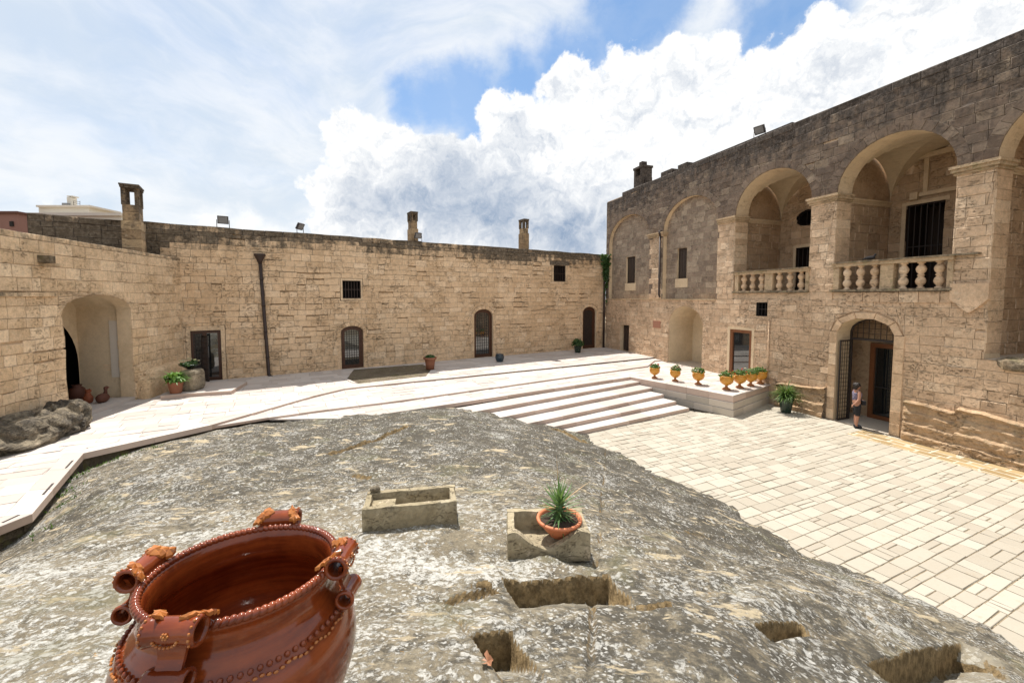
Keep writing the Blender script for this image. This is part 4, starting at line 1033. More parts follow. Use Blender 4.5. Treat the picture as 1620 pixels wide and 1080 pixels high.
# ================================================================== GROUND, TERRACE, STEPS, PAVEMENT
mb = MB(); mb.face([(-700, -700, -1.2), (700, -700, -1.2), (700, 1100, -1.2), (-700, 1100, -1.2)]); mb.build('ground', M['joint'], None, kind='structure')
class Floor(Wall):
    def __init__(s, O, U, z):
        s.O = np.array([O[0], O[1], z]); U = np.array([U[0], U[1], 0.]); s.U = U / np.linalg.norm(U)
        s.V = np.array([-s.U[1], s.U[0], 0.]); s.N = np.array([0, 0, 1.]); s.len = 50
    def loc(s, P): d = np.array([P[0], P[1], 0]) - np.array([s.O[0], s.O[1], 0]); return (float(d @ s.U), float(d @ s.V))
def ccw(p): return p if area(p) > 0 else p[::-1]
def pave(parent, fl, region, rows, lens, mats, name, holes=(), pick=None, limit=290, thin=.2, joint=.006, base=None, basez=-.016, rest='paving', erode=0, wobble=.004, minpx=60, mixed=0):
    reg = ccw([fl.loc(p) for p in region]); hl = [ccw([fl.loc(p) for p in h]) for h in holes]
    pl_ = Pile(); us = [q[0] for q in reg]; vs = [q[1] for q in reg]
    v = min(vs) - random.random() * rows[0]
    while v < max(vs):
        h = random.choice(rows); u = min(us) - random.random() * .5
        while u < max(us):
            L = random.choice(lens) * random.uniform(.85, 1.15)
            cells = [rect(u, u + L, v, v + h)]
            if random.random() < thin:
                c = random.choice((.35, .5, .65))
                cells = [rect(u, u + L, v, v + h * c), rect(u, u + L, v + h * c, v + h)]
            elif random.random() < thin * .6:
                c = random.uniform(.4, .6); cells = [rect(u, u + L * c, v, v + h), rect(u + L * c, u + L, v, v + h)]
            u += L
            for c in cells:
                g = inter(reg, c)
                if not g: continue
                g = [g]
                for h_ in hl:
                    nx = []
                    for q in g: nx.extend(subtract(q, h_))
                    g = nx
                for q in g:
                    if abs(area(q)) < .003: continue
                    q = ccw(q); cu = sum(t[0] for t in q) / len(q); cv = sum(t[1] for t in q) / len(q)
                    W3 = fl.P(cu, cv)
                    mb = MB(); stone_mesh(mb, fl, q, d0=-.05, joint=joint * random.uniform(.6, 1.5), bev=.007, proud=random.uniform(-.003, .003), groove=-.006, rnd=random.random(), wob=wobble, mo=0 if pick is None else pick(W3))
                    mb.mi = [mb.mi[0]] * len(mb.mi)
                    pl_.add(mb, [fl.P(*t) for t in q], name)
        v += h
    pl_.flush(parent, mats, limit, rest=rest, minpx=minpx)
    if base is not None:
        v3 = [[Vector((x, z, 0)) for x, z in reg]]; mb = MB(); tr = tessellate_polygon(v3)
        for t in tr:
            pts = [reg[i] for i in t]; pts = ccw(pts); mb.face([fl.P(x, z, basez) for x, z in pts])
        mb.build('bedding', base, parent)
def w3(pxs, z): return [onz(x, y, z) for x, y in pxs]

ter = empty('terrace', (0, 18, T2), kind='structure')
edge2 = w3([(-90, 905), (0, 832), (51, 812), (132, 716.5), (335, 671.5), (494, 626.5), (545, 614.5), (560.5, 612.5), (1041, 564.4)], T2)
e_r = edge2[-1]
ur = float((e_r - RW.O) @ RW.U); wall_pt = RW.P(ur + .15, 0, -.02)
dark_patch = w3([(549, 598.5), (567, 606.5), (702, 592), (683, 583), (690, 574), (560, 584)], T2)
gutter = w3([(396, 603.5), (402, 606), (541, 595.5), (545, 590), (400, 598)], T2)
reg2 = edge2 + [wall_pt, RW.P(0, 0, -.02), BW.P(KU, 0, -.02), BW.P(_j[0], 0, -.02)] + [LW.P(LU, 0, -.02), LW.P(-4.0, 0, -.02), np.array([-12.5, 3.0, 0])]
# kerb strips along the visible edges
def kerb(parent, path, z, h, wd, L0, out=0., name='kerb_stone', mats=None, flipn=1, gap=.003, under=0.0, mi_top=0):
    """blocks along a polyline; the body lies to the left of the walking direction"""
    quads = []
    for i in range(len(path) - 1):
        a, b = np.array(path[i][:2]), np.array(path[i + 1][:2]); L = np.linalg.norm(b - a)
        if L < .05: continue
        t = (b - a) / L; n = np.array([-t[1], t[0]]) * flipn
        def off(p, j):
            # mitred inner corner
            if 0 < j < len(path) - 1:
                t0 = np.array(path[j][:2]) - np.array(path[j - 1][:2]); t1 = np.array(path[j + 1][:2]) - np.array(path[j][:2])
                t0 /= np.linalg.norm(t0); t1 /= np.linalg.norm(t1); m_ = np.array([-t0[1] - t1[1], t0[0] + t1[0]]) * flipn; m_ /= np.linalg.norm(m_)
                return p + m_ * min(2.0, 1 / max(.3, m_ @ n)) * wd, p - m_ * min(2.0, 1 / max(.3, m_ @ n)) * out
            return p + n * wd, p - n * out
        ai, ao = off(a, i); bi, bo = off(b, i + 1)
        quads.append([(ao[0], ao[1], 0), (bo[0], bo[1], 0), (bi[0], bi[1], 0), (ai[0], ai[1], 0)])
        k = max(1, round(L / L0))
        for q in range(k):
            s0, s1 = q / k + (gap / L if q else 0), (q + 1) / k - (gap / L if q < k - 1 else 0)
            P0, P1, I0, I1 = ao + (bo - ao) * s0, ao + (bo - ao) * s1, ai + (bi - ai) * s0, ai + (bi - ai) * s1
            mb = MB(); b_ = .008
            ring_ = [P0, P1, I1, I0]
            vs = [np.array([*p, z - h]) for p in ring_] + [np.array([*p, z - b_]) for p in ring_]
            c = sum(ring_) / 4
            vs += [np.array([*(p + (c - p) / np.linalg.norm(c - p) * b_ * 1.4), z]) for p in ring_]
            fs = [(8, 9, 10, 11), (0, 3, 2, 1)]
            for e in range(4): e2 = (e + 1) % 4; fs += [(e, e2, 4 + e2, 4 + e), (4 + e, 4 + e2, 8 + e2, 8 + e)]
            if flipn < 0: fs = [f[::-1] for f in fs]
            mb.add(vs, fs, rnd=random.random(), mi=[0, 1] + [1, 0] * 4)
            mb.build(name, mats, parent, origin=Vector((*((P0 + P1) / 2), z)))
    return quads
KM = [M['slab'], M['riser']]
kq = kerb(ter, edge2, T2, .145, .36, 1.25, mats=KM)
F2 = Floor((0, 18), e_r - edge2[-2], T2)
pave(ter, F2, reg2, [.4, .45, .5], [.6, .8, .9], [M['slab'], M['slab']], 'paving_slab', holes=kq + [dark_patch], limit=290, thin=.04, joint=.003, base=M['riser'], basez=-.03, wobble=0, minpx=90)
# uncovered dark bedrock patches in front of the range
for P_, nm in ((dark_patch, 'bare_rock_patch'),):
    mb = MB(); mb.face([(p[0], p[1], T2 - .012) for p in (P_ if area([(q[0], q[1]) for q in P_]) > 0 else P_[::-1])]); mb.build(nm, M['underrock'], ter)
mb = MB(); _a = onz(549, 598.5, T2); _b = onz(567, 606.5, T2); _w = (onz(541, 598.5, T2) - _a)
mb.box(((_a + _b) / 2 + _w * .6) * np.array([1, 1, 0]) + Z3 * (T2 + .012), (_b - _a) * np.array([.5, .5, 0]), _w * np.array([.35, .35, 0]), Z3 * .012); mb.build('drain_cover', M['slab'], ter)
# slot lights let into the walkway edge
for a, b in (((104, 740), (115, 728)), ((68, 782), (84, 764)), ((4, 826), (30, 814))):
    a, b = onz(a[0], a[1], T2 + .004), onz(b[0], b[1], T2 + .004); c = (a + b) / 2; t = (b - a) / 2; n = np.array([-t[1], t[0], 0]); n /= np.linalg.norm(n)
    mb = MB(); mb.box(c, t, n * .018, Z3 * .003); mb.build('light_slot', M['iron'], ter)
mb = MB(); a = onz(146, 672, T2); 
# dark footing under the terrace edge
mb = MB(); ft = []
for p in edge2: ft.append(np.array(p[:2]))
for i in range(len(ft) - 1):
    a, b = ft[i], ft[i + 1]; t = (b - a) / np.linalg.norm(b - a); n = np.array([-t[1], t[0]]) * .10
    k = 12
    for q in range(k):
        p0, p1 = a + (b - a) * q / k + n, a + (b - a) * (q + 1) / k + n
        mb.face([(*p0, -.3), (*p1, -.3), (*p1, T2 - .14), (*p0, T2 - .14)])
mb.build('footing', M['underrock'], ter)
# lower tread (between terrace edge and platform level)
Z7 = T1 + (T2 - T1) / 2
edge7 = w3([(335, 674.5), (425, 660), (520, 647), (613.7, 635.7), (1025, 578.7)], Z7)
stp = empty('steps', (4, 16, 0), kind='structure')
kq7 = kerb(stp, edge7, Z7, .075, .50, 1.1, mats=KM, name='step_block')
reg7 = edge7 + [np.array([*(edge7[-1][:2] + (e_r - edge7[-1])[:2] * 1.0), 0])] + [np.array([p[0], p[1] + .1, 0]) for p in edge2[-2:3:-1]]
F7 = Floor((0, 16), e_r - edge2[-2], Z7)
pave(stp, F7, reg7, [.45], [.8, .9], [M['slab'], M['slab']], 'tread_slab', holes=kq7, limit=60, thin=.0, joint=.003, base=M['riser'], basez=-.03, wobble=0, minpx=90)
sb = kerb(stp, [onz(1004, 573.5, Z7), RW.P(ur + .75, 0, 0)], Z7, .075, .8, .9, mats=KM, name='step_block')
# the broad flight
LN = [((911, 683), (1090.4, 645)), ((850, 680), (1070, 634.5)), ((823.5, 672), (1050.5, 623.5)), ((781, 662), (1032.5, 613)), ((727.8, 655), (1015, 603)), ((560, 661.5), (996.7, 596))]
noses = []
for k, (l, r) in enumerate(LN):
    z = RS * (k + 1); a, b = onz(*l, z), onz(*r, z); t = (a - b) / np.linalg.norm(a - b)
    if k < 5: a = a + t * (1.6 if k else .9)
    noses.append((a, b)); kerb(stp, [a, b], z, RS - .004, .78 if k < 5 else .45, 1.15, mats=KM, name='step_block')
pcor = onz(1160, 626, T1); pr = onz(1228, 605.5, T1); pe = noses[5][1]
wallp = RW.P(float((pr - RW.O) @ RW.U) + .1, 0, -.02)
pf = empty('platform', (pcor[0], pcor[1], 0), kind='structure')
reg1 = [noses[5][0], pe, pcor, pr, wallp, wall_pt, e_r, np.array(edge7[-1])] + [np.array([p[0], p[1] + .05, 0]) for p in edge7[-2:0:-1]]
n6 = kerb.__name__ and [[(noses[5][0][0], noses[5][0][1], 0), (pe[0], pe[1], 0)]]
_t = (pe - noses[5][0])[:2]; _t /= np.linalg.norm(_t); _nn = np.array([-_t[1], _t[0]]) * .45
h6 = [(*noses[5][0][:2], 0), (*pe[:2], 0), (*(pe[:2] + _nn), 0), (*(noses[5][0][:2] + _nn), 0)]
HC = T1 / 3
kp = []
for c in range(3):
    o_ = [.0, .03, .055][c]
    q = kerb(pf, [pe + (noses[0][1] - noses[5][1]) * 0, pcor, wallp], T1 - c * HC, HC - (.0 if c == 2 else .012), .4, [1.0, .9, .8][c], out=o_, mats=[M['slab'], M['slab_grey']] if c else [M['slab'], M['riser']], name='platform_block')
    if c == 0: kp = q
F1 = Floor((0, 16), e_r - edge2[-2], T1)
pave(pf, F1, reg1, [.4, .45, .5], [.6, .8, .9], [M['slab'], M['slab']], 'paving_slab', holes=[h6] + kp, limit=200, thin=.04, joint=.003, base=M['riser'], basez=-.03, wobble=0, minpx=90)

# courtyard paving
cy = empty('pavement', (8, 8, 0), kind='structure')
d2 = ray(2250, 470); d2 = np.array([d2[0], d2[1], 0.])
F0 = Floor((8, 8), d2, 0.)
_pb = onz(1160, 667, 0)
regp = [RW.P(13.4, 0, .10), RW.P(UE + 2, 0, .10), np.array([6., -2, 0]), np.array([3.2, 1, 0]), np.array([2.6, 6, 0]), np.array([.6, 11.5, 0]), np.array([.2, 13.2, 0]), np.array([noses[0][0][0], noses[0][0][1] + .1, 0]), np.array([noses[0][1][0], noses[0][1][1] + .1, 0]), pcor * np.array([1, 1, 0]) + np.array([-.05, .1, 0])]
su = RW.uv(1372, 690)[0]
strip = [RW.P(su, 0, .22), RW.P(UE + 2, 0, .22), RW.P(UE + 2, 0, 1.25), RW.P(su + .1, 0, 1.25)]
def pick(Wp):
    dw_ = float((Wp - RW.O) @ RW.N); return 1 if dw_ < 3.1 + random.uniform(-.9, .9) else 0
pave(cy, F0, regp, [.26, .31, .36], [.28, .36, .45, .55], [M['paver'], M['paver_worn']], 'paver', holes=[strip], pick=pick, limit=295, thin=.16, joint=.008, base=M['joint'], basez=-.012, wobble=.006, minpx=60)
FS = Floor(RW.P(su, 0, .22)[:2], RW.U, 0.)
pave(cy, FS, strip, [.3, .36], [.45, .55, .65], [M['paver_tan'], M['paver_tan']], 'border_paver', limit=120, thin=.0, joint=.03, base=M['joint_pale'], basez=-.006, wobble=.02, minpx=80)

# ================================================================== BEDROCK MOUND
CP = []
def cp(x, y, z): p = onz(x, y, z); CP.append((p[0], p[1], z))
for x, y, z in [(0, 1080, 2.45), (400, 1080, 2.66), (810, 1080, 2.72), (1100, 1080, 2.5), (1330, 1080, 2.0), (1500, 1080, 1.45), (1620, 1080, .8),
                (0, 960, 2.15), (400, 960, 2.32), (700, 960, 2.42), (810, 960, 2.38), (950, 960, 2.33), (1100, 960, 2.2), (1260, 970, 1.85), (1380, 970, 1.3), (1470, 975, .6), (1540, 980, .0), (1620, 1010, .0),
                (100, 857, 1.6), (400, 857, 1.9), (574, 842, 2.0), (723, 830, 2.0), (803, 880, 2.07), (933, 883, 2.04), (865, 830, 1.95), (1000, 857, 1.85), (1120, 865, 1.3), (1200, 862, .7), (1262, 865, .0), (1400, 920, 0),
                (130, 790, 1.05), (400, 780, 1.5), (650, 780, 1.65), (850, 780, 1.6), (990, 775, 1.15), (1075, 785, .62), (1150, 800, .0),
                (150, 745, .66), (300, 720, .95), (500, 720, 1.2), (700, 718, 1.27), (850, 720, 1.08), (945, 730, .55), (1000, 732, 0.),
                (250, 704, .66), (400, 693, .9), (600, 686, 1.04), (740, 680, 1.0), (840, 690, .72), (932, 692, 0.02),
                (335, 684, .68), (450, 667, .76), (560, 664, .84), (650, 656, .84), (700, 651, .80), (780, 664, .62), (830, 673, .46), (880, 682, .24), (50, 850, .62), (0, 880, .62), (-120, 960, .9)]: cp(x, y, z)
for x, y, z in [(-6, -2, 2.9), (0, -2, 2.95), (4, -2, 2.6), (-3, 1, 2.8), (0, .5, 2.85), (3, .5, 2.5), (5, 1.5, 1.0), (6, .5, .4), (7.6, 3, -.5), (8, 6, -.7), (8.2, 8, -.9), (6.5, 10, -.8), (5.2, 13, -.8), (4, 15, -.6),
                (1.5, 16.5, -.1), (-1.5, 17.5, .1), (-5, 17, .1), (-8, 15.5, .1), (-10.5, 12, .1), (-11, 9, .1), (-10, 6, .15), (-9, 3, 1.0), (8, -2, -.5)]: CP.append((x, y, z))
CP = np.array(CP)
def _phi(r2): return np.where(r2 > 1e-12, .5 * r2 * np.log(np.maximum(r2, 1e-12)), 0)
_n = len(CP); _K = _phi(((CP[:, None, :2] - CP[None, :, :2]) ** 2).sum(-1)) + np.eye(_n) * .04
_A = np.zeros((_n + 3, _n + 3)); _A[:_n, :_n] = _K; _A[:_n, _n] = 1; _A[:_n, _n + 1:] = CP[:, :2]; _A[_n:, :_n] = _A[:_n, _n:].T
_w = np.linalg.solve(_A, np.concatenate([CP[:, 2], [0, 0, 0]]))
def rock0(x, y):
    x = np.atleast_1d(np.asarray(x, float)); y = np.atleast_1d(np.asarray(y, float)); r = _w[_n] + _w[_n + 1] * x + _w[_n + 2] * y
    for i in range(_n): r = r + _w[i] * _phi((x - CP[i, 0]) ** 2 + (y - CP[i, 1]) ** 2)
    return r
def rock_hit(px, py, it=12):
    """where the view ray of a pixel meets the smooth rock"""
    d = ray(px, py); t0, t1 = .8, 24.
    ts = np.linspace(t0, t1, 300); P = CAM[None] + ts[:, None] * d[None]; g = P[:, 2] - rock0(P[:, 0], P[:, 1]); k = np.argmax(g < 0)
    k = max(k, 1); a, b = ts[k - 1], ts[k]
    for _ in range(it):
        m_ = (a + b) / 2; p = CAM + m_ * d
        if p[2] > rock0(p[0], p[1])[0]: a = m_
        else: b = m_
    return CAM + b * d
# notches cut in the rock: back edge A-B in the picture, depth, length of the sloping floor
NOT = [((793, 916), (962, 906), .27, .6, 0), ((743, 1001), (808, 992), .22, .42, 0), ((744, 1003), (806, 994), .07, 1.5, .9), ((697, 948), (770, 923), .085, .22, 0), ((770, 923), (790, 940), .06, .25, 0),
       ((1190, 990), (1262, 985), .22, .16, 0), ((1362, 1056), (1508, 1017), .34, .42, .25), ((512, 720), (640, 673), .10, .55, 0), ((968, 922), (1002, 938), .10, .16, 0), ((1000, 952), (1062, 951), .05, .10, 0),
       ((880, 679), (934, 700), .12, .5, 0), ((556, 748), (590, 750), .10, .16, 0), ((848, 802), (868, 800), .07, .1, 0)]
nx, ny = 820, 640
ys = -2.5 + np.concatenate([np.linspace(0, 4.0, 110, endpoint=False), 4.0 + (np.linspace(0, 1, ny - 110) ** 1.22) * 14.4])
ny = len(ys)
us = np.linspace(-1, 1, nx)
wdt = 5.2 + .42 * np.maximum(ys, 0)
xc = -.4 - .12 * np.maximum(ys, 0)
X = xc[:, None] + us[None] * wdt[:, None]; Y = np.repeat(ys[:, None], nx, 1)
Zr = rock0(X.ravel(), Y.ravel()).reshape(X.shape)
Zr += .10 * fbm(X * .55, Y * .55, 41, 3) + .045 * fbm(X * 1.8 + Y * .5, Y * 1.6, 42, 3) + .022 * fbm(X * 6, Y * 6, 43, 3) + .006 * fbm(X * 22, Y * 22, 44, 2)
# weathered strata ledges, long ridges running down to the right
sx = X * .80 + Y * .6; sy = -X * .6 + Y * .80
rg = fbm(sx * .5, sy * 2.2, 45, 4); Zr += .07 * (np.abs(rg) ** .8) * np.sign(rg) * np.clip((X + 1) / 4, .25, 1)
# thin beds of the limestone broken off in small steps
lq = sy * 1.15 + 1.3 * fbm(sx * .35, sy * .5, 52, 3) + .25 * fbm(X * 2.2, Y * 2.2, 53, 3); fr_ = lq - np.floor(lq)
zn = np.clip(fbm(X * .6, Y * .6, 54, 3) * 5 + .35, 0, 1)
Zr += .055 * zn * (np.clip((1 - fr_) / .05, 0, 1) * fr_ - .5)
lq = (X * .3 + Y * .95) * 1.5 + 1.6 * fbm(X * .5, Y * .4, 55, 3) + .2 * fbm(X * 3, Y * 3, 57, 3); fr_ = lq - np.floor(lq)
zn = np.clip(fbm(X * .7, Y * .7, 56, 3) * 6 - .1, 0, 1)
Zr += .040 * zn * (np.clip((1 - fr_) / .06, 0, 1) * fr_ - .5)
# solution hollows
hl = fbm(X * 1.25, Y * 1.25, 58, 3); Zr -= .10 * np.clip(hl - .28, 0, 1)
cut = np.zeros_like(Zr); cell_ = np.maximum(np.gradient(ys)[:, None] * np.ones_like(X), (2 * wdt / nx)[:, None] * np.ones_like(X))
for (a, b, Dp, L, FR) in NOT:
    A3, B3 = rock_hit(*a), rock_hit(*b); t = (B3 - A3)[:2]; l = np.linalg.norm(t); t /= l; n = np.array([t[1], -t[0]])
    if n[1] > 0: n = -n
    du = (X - A3[0]) * t[0] + (Y - A3[1]) * t[1]; dv = (X - A3[0]) * n[0] + (Y - A3[1]) * n[1]
    dv = dv + .030 * fbm(X * 4, Y * 4, 46, 1); du = du + .02 * fbm(X * 4, Y * 4, 47, 1)
    ins = (du > 0) & (du < l + FR) & (dv > 0) & (dv < L)
    dep = Dp * (1 - dv / L) ** 1.15 * np.where(du > l, np.clip((.55 if FR else 0) * (1 - (du - l) / max(FR, 1e-6)), 0, 1), 1)
    sm_ = lambda q: np.clip(q, 0, 1) ** 2 * (3 - 2 * np.clip(q, 0, 1))
    dep = dep * sm_(dv / .034 + .0) * sm_(du / .05) * (1 if FR else sm_((l - du) / .045)) if Dp > .06 else dep
    Zr = np.where(ins, Zr - dep, Zr); cut = np.where(ins, np.maximum(cut, np.clip(1 - dv / L, 0, 1) * (Dp > .1)), cut)
CRK = [([(960, 920), (1002, 955), (1066, 951), (1130, 968)], .05, .012), ([(1008, 985), (1100, 1000), (1180, 1040), (1230, 1075)], .035, .014), ([(600, 760), (680, 772), (760, 768), (830, 780)], .03, .012), ([(1265, 990), (1330, 975), (1400, 985)], .04, .012),
       ([(880, 640), (960, 705), (1060, 770)], .05, .02), ([(260, 800), (360, 790), (470, 815)], .03, .014), ([(650, 905), (700, 950), (745, 1000)], .03, .008), ([(1130, 880), (1230, 905), (1330, 930)], .04, .014), ([(1290, 930), (1400, 975), (1500, 1000)], .03, .012), ([(60, 900), (160, 880), (220, 850)], .03, .010), ([(960, 800), (1050, 835), (1160, 850)], .035, .014)]
wx = .05 * fbm(X * 2.5, Y * 2.5, 81, 4); wy = .05 * fbm(X * 2.5, Y * 2.5, 82, 4)
for pts, dp_, hw in CRK:
    P_ = [rock_hit(*p)[:2] for p in pts]; dm_ = np.full(X.shape, 9.)
    for a, b in zip(P_[:-1], P_[1:]):
        ab = b - a; L2 = ab @ ab; tt = np.clip(((X + wx - a[0]) * ab[0] + (Y + wy - a[1]) * ab[1]) / L2, 0, 1)
        dm_ = np.minimum(dm_, np.hypot(X + wx - a[0] - tt * ab[0], Y + wy - a[1] - tt * ab[1]))
    hw_ = np.maximum(hw * 1.6, cell_ * 1.1); Zr = Zr - dp_ * np.clip(1 - dm_ / hw_, 0, 1) * np.clip(.6 + 2 * fbm(X * 3, Y * 3, 83, 2), 0, 1)
vs = np.stack([X, Y, Zr], -1).reshape(-1, 3)
idx = np.arange(nx * ny).reshape(ny, nx)
fa = np.stack([idx[:-1, :-1], idx[:-1, 1:], idx[1:, 1:], idx[1:, :-1]], -1).reshape(-1, 4)
zc = Zr.reshape(-1)[fa].mean(1); keep = zc > -.55
fa = fa[keep]
me = bpy.data.meshes.new('bedrock'); me.vertices.add(len(vs)); me.vertices.foreach_set('co', vs.astype(np.float32).ravel())
me.loops.add(len(fa) * 4); me.loops.foreach_set('vertex_index', fa.astype(np.int32).ravel())
me.polygons.add(len(fa)); me.polygons.foreach_set('loop_start', np.arange(0, len(fa) * 4, 4, dtype=np.int32)); me.polygons.foreach_set('loop_total', np.full(len(fa), 4, np.int32))
me.update(calc_edges=True); me.validate()
DZ = [(100, 800, .45), (300, 760, .55), (430, 730, .75), (60, 960, 0), (200, 1050, 0), (400, 830, .05), (560, 690, .85), (700, 670, .9), (700, 740, .55), (850, 720, .75), (950, 720, 1.), (620, 800, .05), (760, 860, 0), (650, 900, 0), (860, 780, .3),
      (1000, 790, .6), (1100, 800, 1.), (1000, 860, .3), (1150, 860, .85), (1250, 880, .8), (1000, 980, .85), (880, 960, .35), (900, 1040, .35), (1100, 1000, .8), (1150, 940, .3), (1300, 930, .45), (1250, 1010, .7), (1400, 960, .45), (1480, 990, .5), (1300, 1060, .6), (1560, 1040, .2), (660, 1030, .35), (700, 980, .1), (480, 760, .55), (640, 720, .8)]
dzp = np.array([[*rock_hit(x, y)[:2], v] for x, y, v in DZ]); num = 0; den = 1e-9
for px_, py_, v_ in dzp:
    sg_ = .25 + .13 * np.hypot(px_, py_); q_ = np.exp(-((X - px_) ** 2 + (Y - py_) ** 2) / (2 * sg_ ** 2)) + 1e-6; num = num + q_ * v_; den = den + q_
tone = np.clip(num / den, 0, 1)
at = me.attributes.new('tone', 'FLOAT', 'POINT'); at.data.foreach_set('value', tone.ravel().astype(np.float32))
at = me.attributes.new('cut', 'FLOAT', 'POINT'); at.data.foreach_set('value', cut.ravel().astype(np.float32))
rk = bpy.data.objects.new('bedrock', me); COL.objects.link(rk); rk['kind'] = 'structure'

m, N, P = new_mat('lichened_bedrock')
geo = N.n('ShaderNodeNewGeometry'); nz_ = N.sepz(geo.outputs['True Normal'])
big = N.noise(P, .42, 5, .6); med = N.noise(P, 1.7, 7, .68); f1 = N.noise(P, 11, 7, .75); f2 = N.noise(P, 42, 5, .75); f3 = N.noise(P, 4.2, 7, .7)
base = N.mix(N.ss(med, .35, .65), (.235, .195, .135), (.34, .29, .205))
base = N.mix(N.ss(f2, .35, .7), N.mix(1.0, base, (.62, .62, .62), 'MULTIPLY'), base)
# black and grey lichen crust
tone = attr(N, 'tone')
drk = N.ss(N.m('ADD', N.m('ADD', N.m('MULTIPLY', f1, .6), N.m('MULTIPLY', f3, .5)), N.m('MULTIPLY_ADD', tone, .20, -.06)), .50, .64)
col = N.mix(N.m('MULTIPLY', drk, .85), base, (.062, .057, .048))
# white lichen: blotches of all sizes, dense in some zones
vd = N.vm('ADD', P, N.scl(N.vm('SUBTRACT', N.noise(P, 14, 4, .6, out=1), (.5, .5, .5)), .09))
w1 = N.ss(N.m('ADD', N.noise(vd, 16, 6, .8), N.m('MULTIPLY', N.m('SUBTRACT', N.noise(P, .9, 5, .65), .5), .55)), N.m('MULTIPLY_ADD', tone, .115, .475), N.m('MULTIPLY_ADD', tone, .115, .56))
w2 = N.m('MULTIPLY', N.ss(N.vor(vd, 26), .38, .26), N.ss(N.noise(P, 3.1, 4, .6), .47, .56))
w3_ = N.m('MULTIPLY', N.ss(N.vor(vd, 11), .36, .28), N.ss(N.noise(P, 2.2, 4, .6), .50, .58))
wm = N.m('MULTIPLY', N.m('MAXIMUM', w1, N.m('MAXIMUM', w2, w3_)), N.m('MULTIPLY_ADD', tone, -.25, 1.0))
col = N.mix(N.m('MULTIPLY', wm, .86), col, N.mix(N.ss(f2, .3, .7), (.43, .41, .36), (.68, .665, .62)))
# ochre spots and bare tan stone
oc = N.m('MULTIPLY', N.ss(N.noise(vd, 12, 4, .7), .66, .70), N.ss(N.noise(P, 1.3, 3, .5), .50, .6))
col = N.mix(N.m('MULTIPLY', oc, .8), col, (.47, .26, .07))
tn = N.m('MULTIPLY', N.ss(N.m('ADD', N.noise(N.vm('MULTIPLY', P, (1.0, 2.6, 1)), 1.5, 6, .7), N.m('MULTIPLY', f1, .12)), .645, .69), .9)
col = N.mix(tn, col, N.mix(f2, (.40, .32, .20), (.56, .47, .33)))
gm = N.m('MULTIPLY', N.ss(N.noise(P, 1.1, 6, .65), .55, .68), .45)
col = N.mix(gm, col, (.15, .14, .075))
ctf = N.m('MULTIPLY', N.ss(attr(N, 'cut'), .02, .35), .55)
col = N.mix(ctf, col, N.mix(N.ss(f3, .4, .6), (.30, .26, .19), (.42, .37, .28)))
# cut faces carry no lichen: bare brown stone
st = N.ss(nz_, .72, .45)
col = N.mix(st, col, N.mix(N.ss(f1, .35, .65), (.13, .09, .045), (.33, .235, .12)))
hh = N.m('ADD', N.m('ADD', N.m('MULTIPLY', f1, 1.1), N.m('MULTIPLY', f2, .35)), N.m('ADD', N.m('MULTIPLY', wm, .12), N.m('MULTIPLY', f3, .6)))
finish(N, col, .95, hh, .9, .035, .15)
me.materials.append(m)
M['rock'] = m
def gz(x, y):
    x = np.atleast_1d(x); y = np.atleast_1d(y); j = int(np.clip(np.searchsorted(ys, y[0]), 1, ny - 1)); i = int(np.clip(round(((x[0] - xc[j]) / wdt[j] + 1) / 2 * (nx - 1)), 0, nx - 1))
    return float(Zr[j, i])
# weeds in the gap under the walkway
wd_ = MB()
for (x, y, n) in ((118, 762, 60), (104, 780, 50), (97, 800, 30), (150, 742, 30), (190, 728, 25), (240, 712, 25), (60, 850, 20)):
    c = rock_hit(x, y)
    for k in range(n):
        p = c + np.array([random.gauss(0, .14), random.gauss(0, .14), 0]); p[2] = gz(p[0], p[1]) + .005; a = random.random() * 6.28; h = random.uniform(.03, .09); s_ = .012
        t = np.array([math.cos(a), math.sin(a), 0]); wd_.face([p - t * s_, p + t * s_, p + np.array([random.gauss(0, .03), random.gauss(0, .03), h])], rnd=random.random())
o = wd_.build('weeds', M['leaf'], None, kind='stuff')

# boulder against the left wing
def boulder():
    root = MB()
    for (x, y, a, b, h, sd, off) in ((70, 700, 1.2, .65, .60, 5, 0), (18, 708, .9, .6, .5, 9, 0), (118, 680, .42, .45, .62, 14, 0), (92, 690, .6, .5, .55, 19, 0), (-60, 720, 1.2, .8, .55, 23, 0)):
        c = onz(x, y, T2); c = c + LW.N * (-.45 if a > .8 else -.2)
        rough_block(root, c + Z3 * h * .32, LW.U * a, LW.N * b, Z3 * h * .9, 40, .20, sd, age=.5, pw=2.6)
    return root.build('boulder', M['boulder'], None, label='grey weathered bedrock boulder at the foot of the honey-coloured left wing', cat='boulder')
M['boulder'] = stone_mat('weathered_boulder', (.34, .28, .20), (.24, .20, .145), (.46, .40, .31), dark=(.04, .035, .03), pits=.9, pitscale=5, rvar=0, pale=.3, bdist=.07)
boulder()

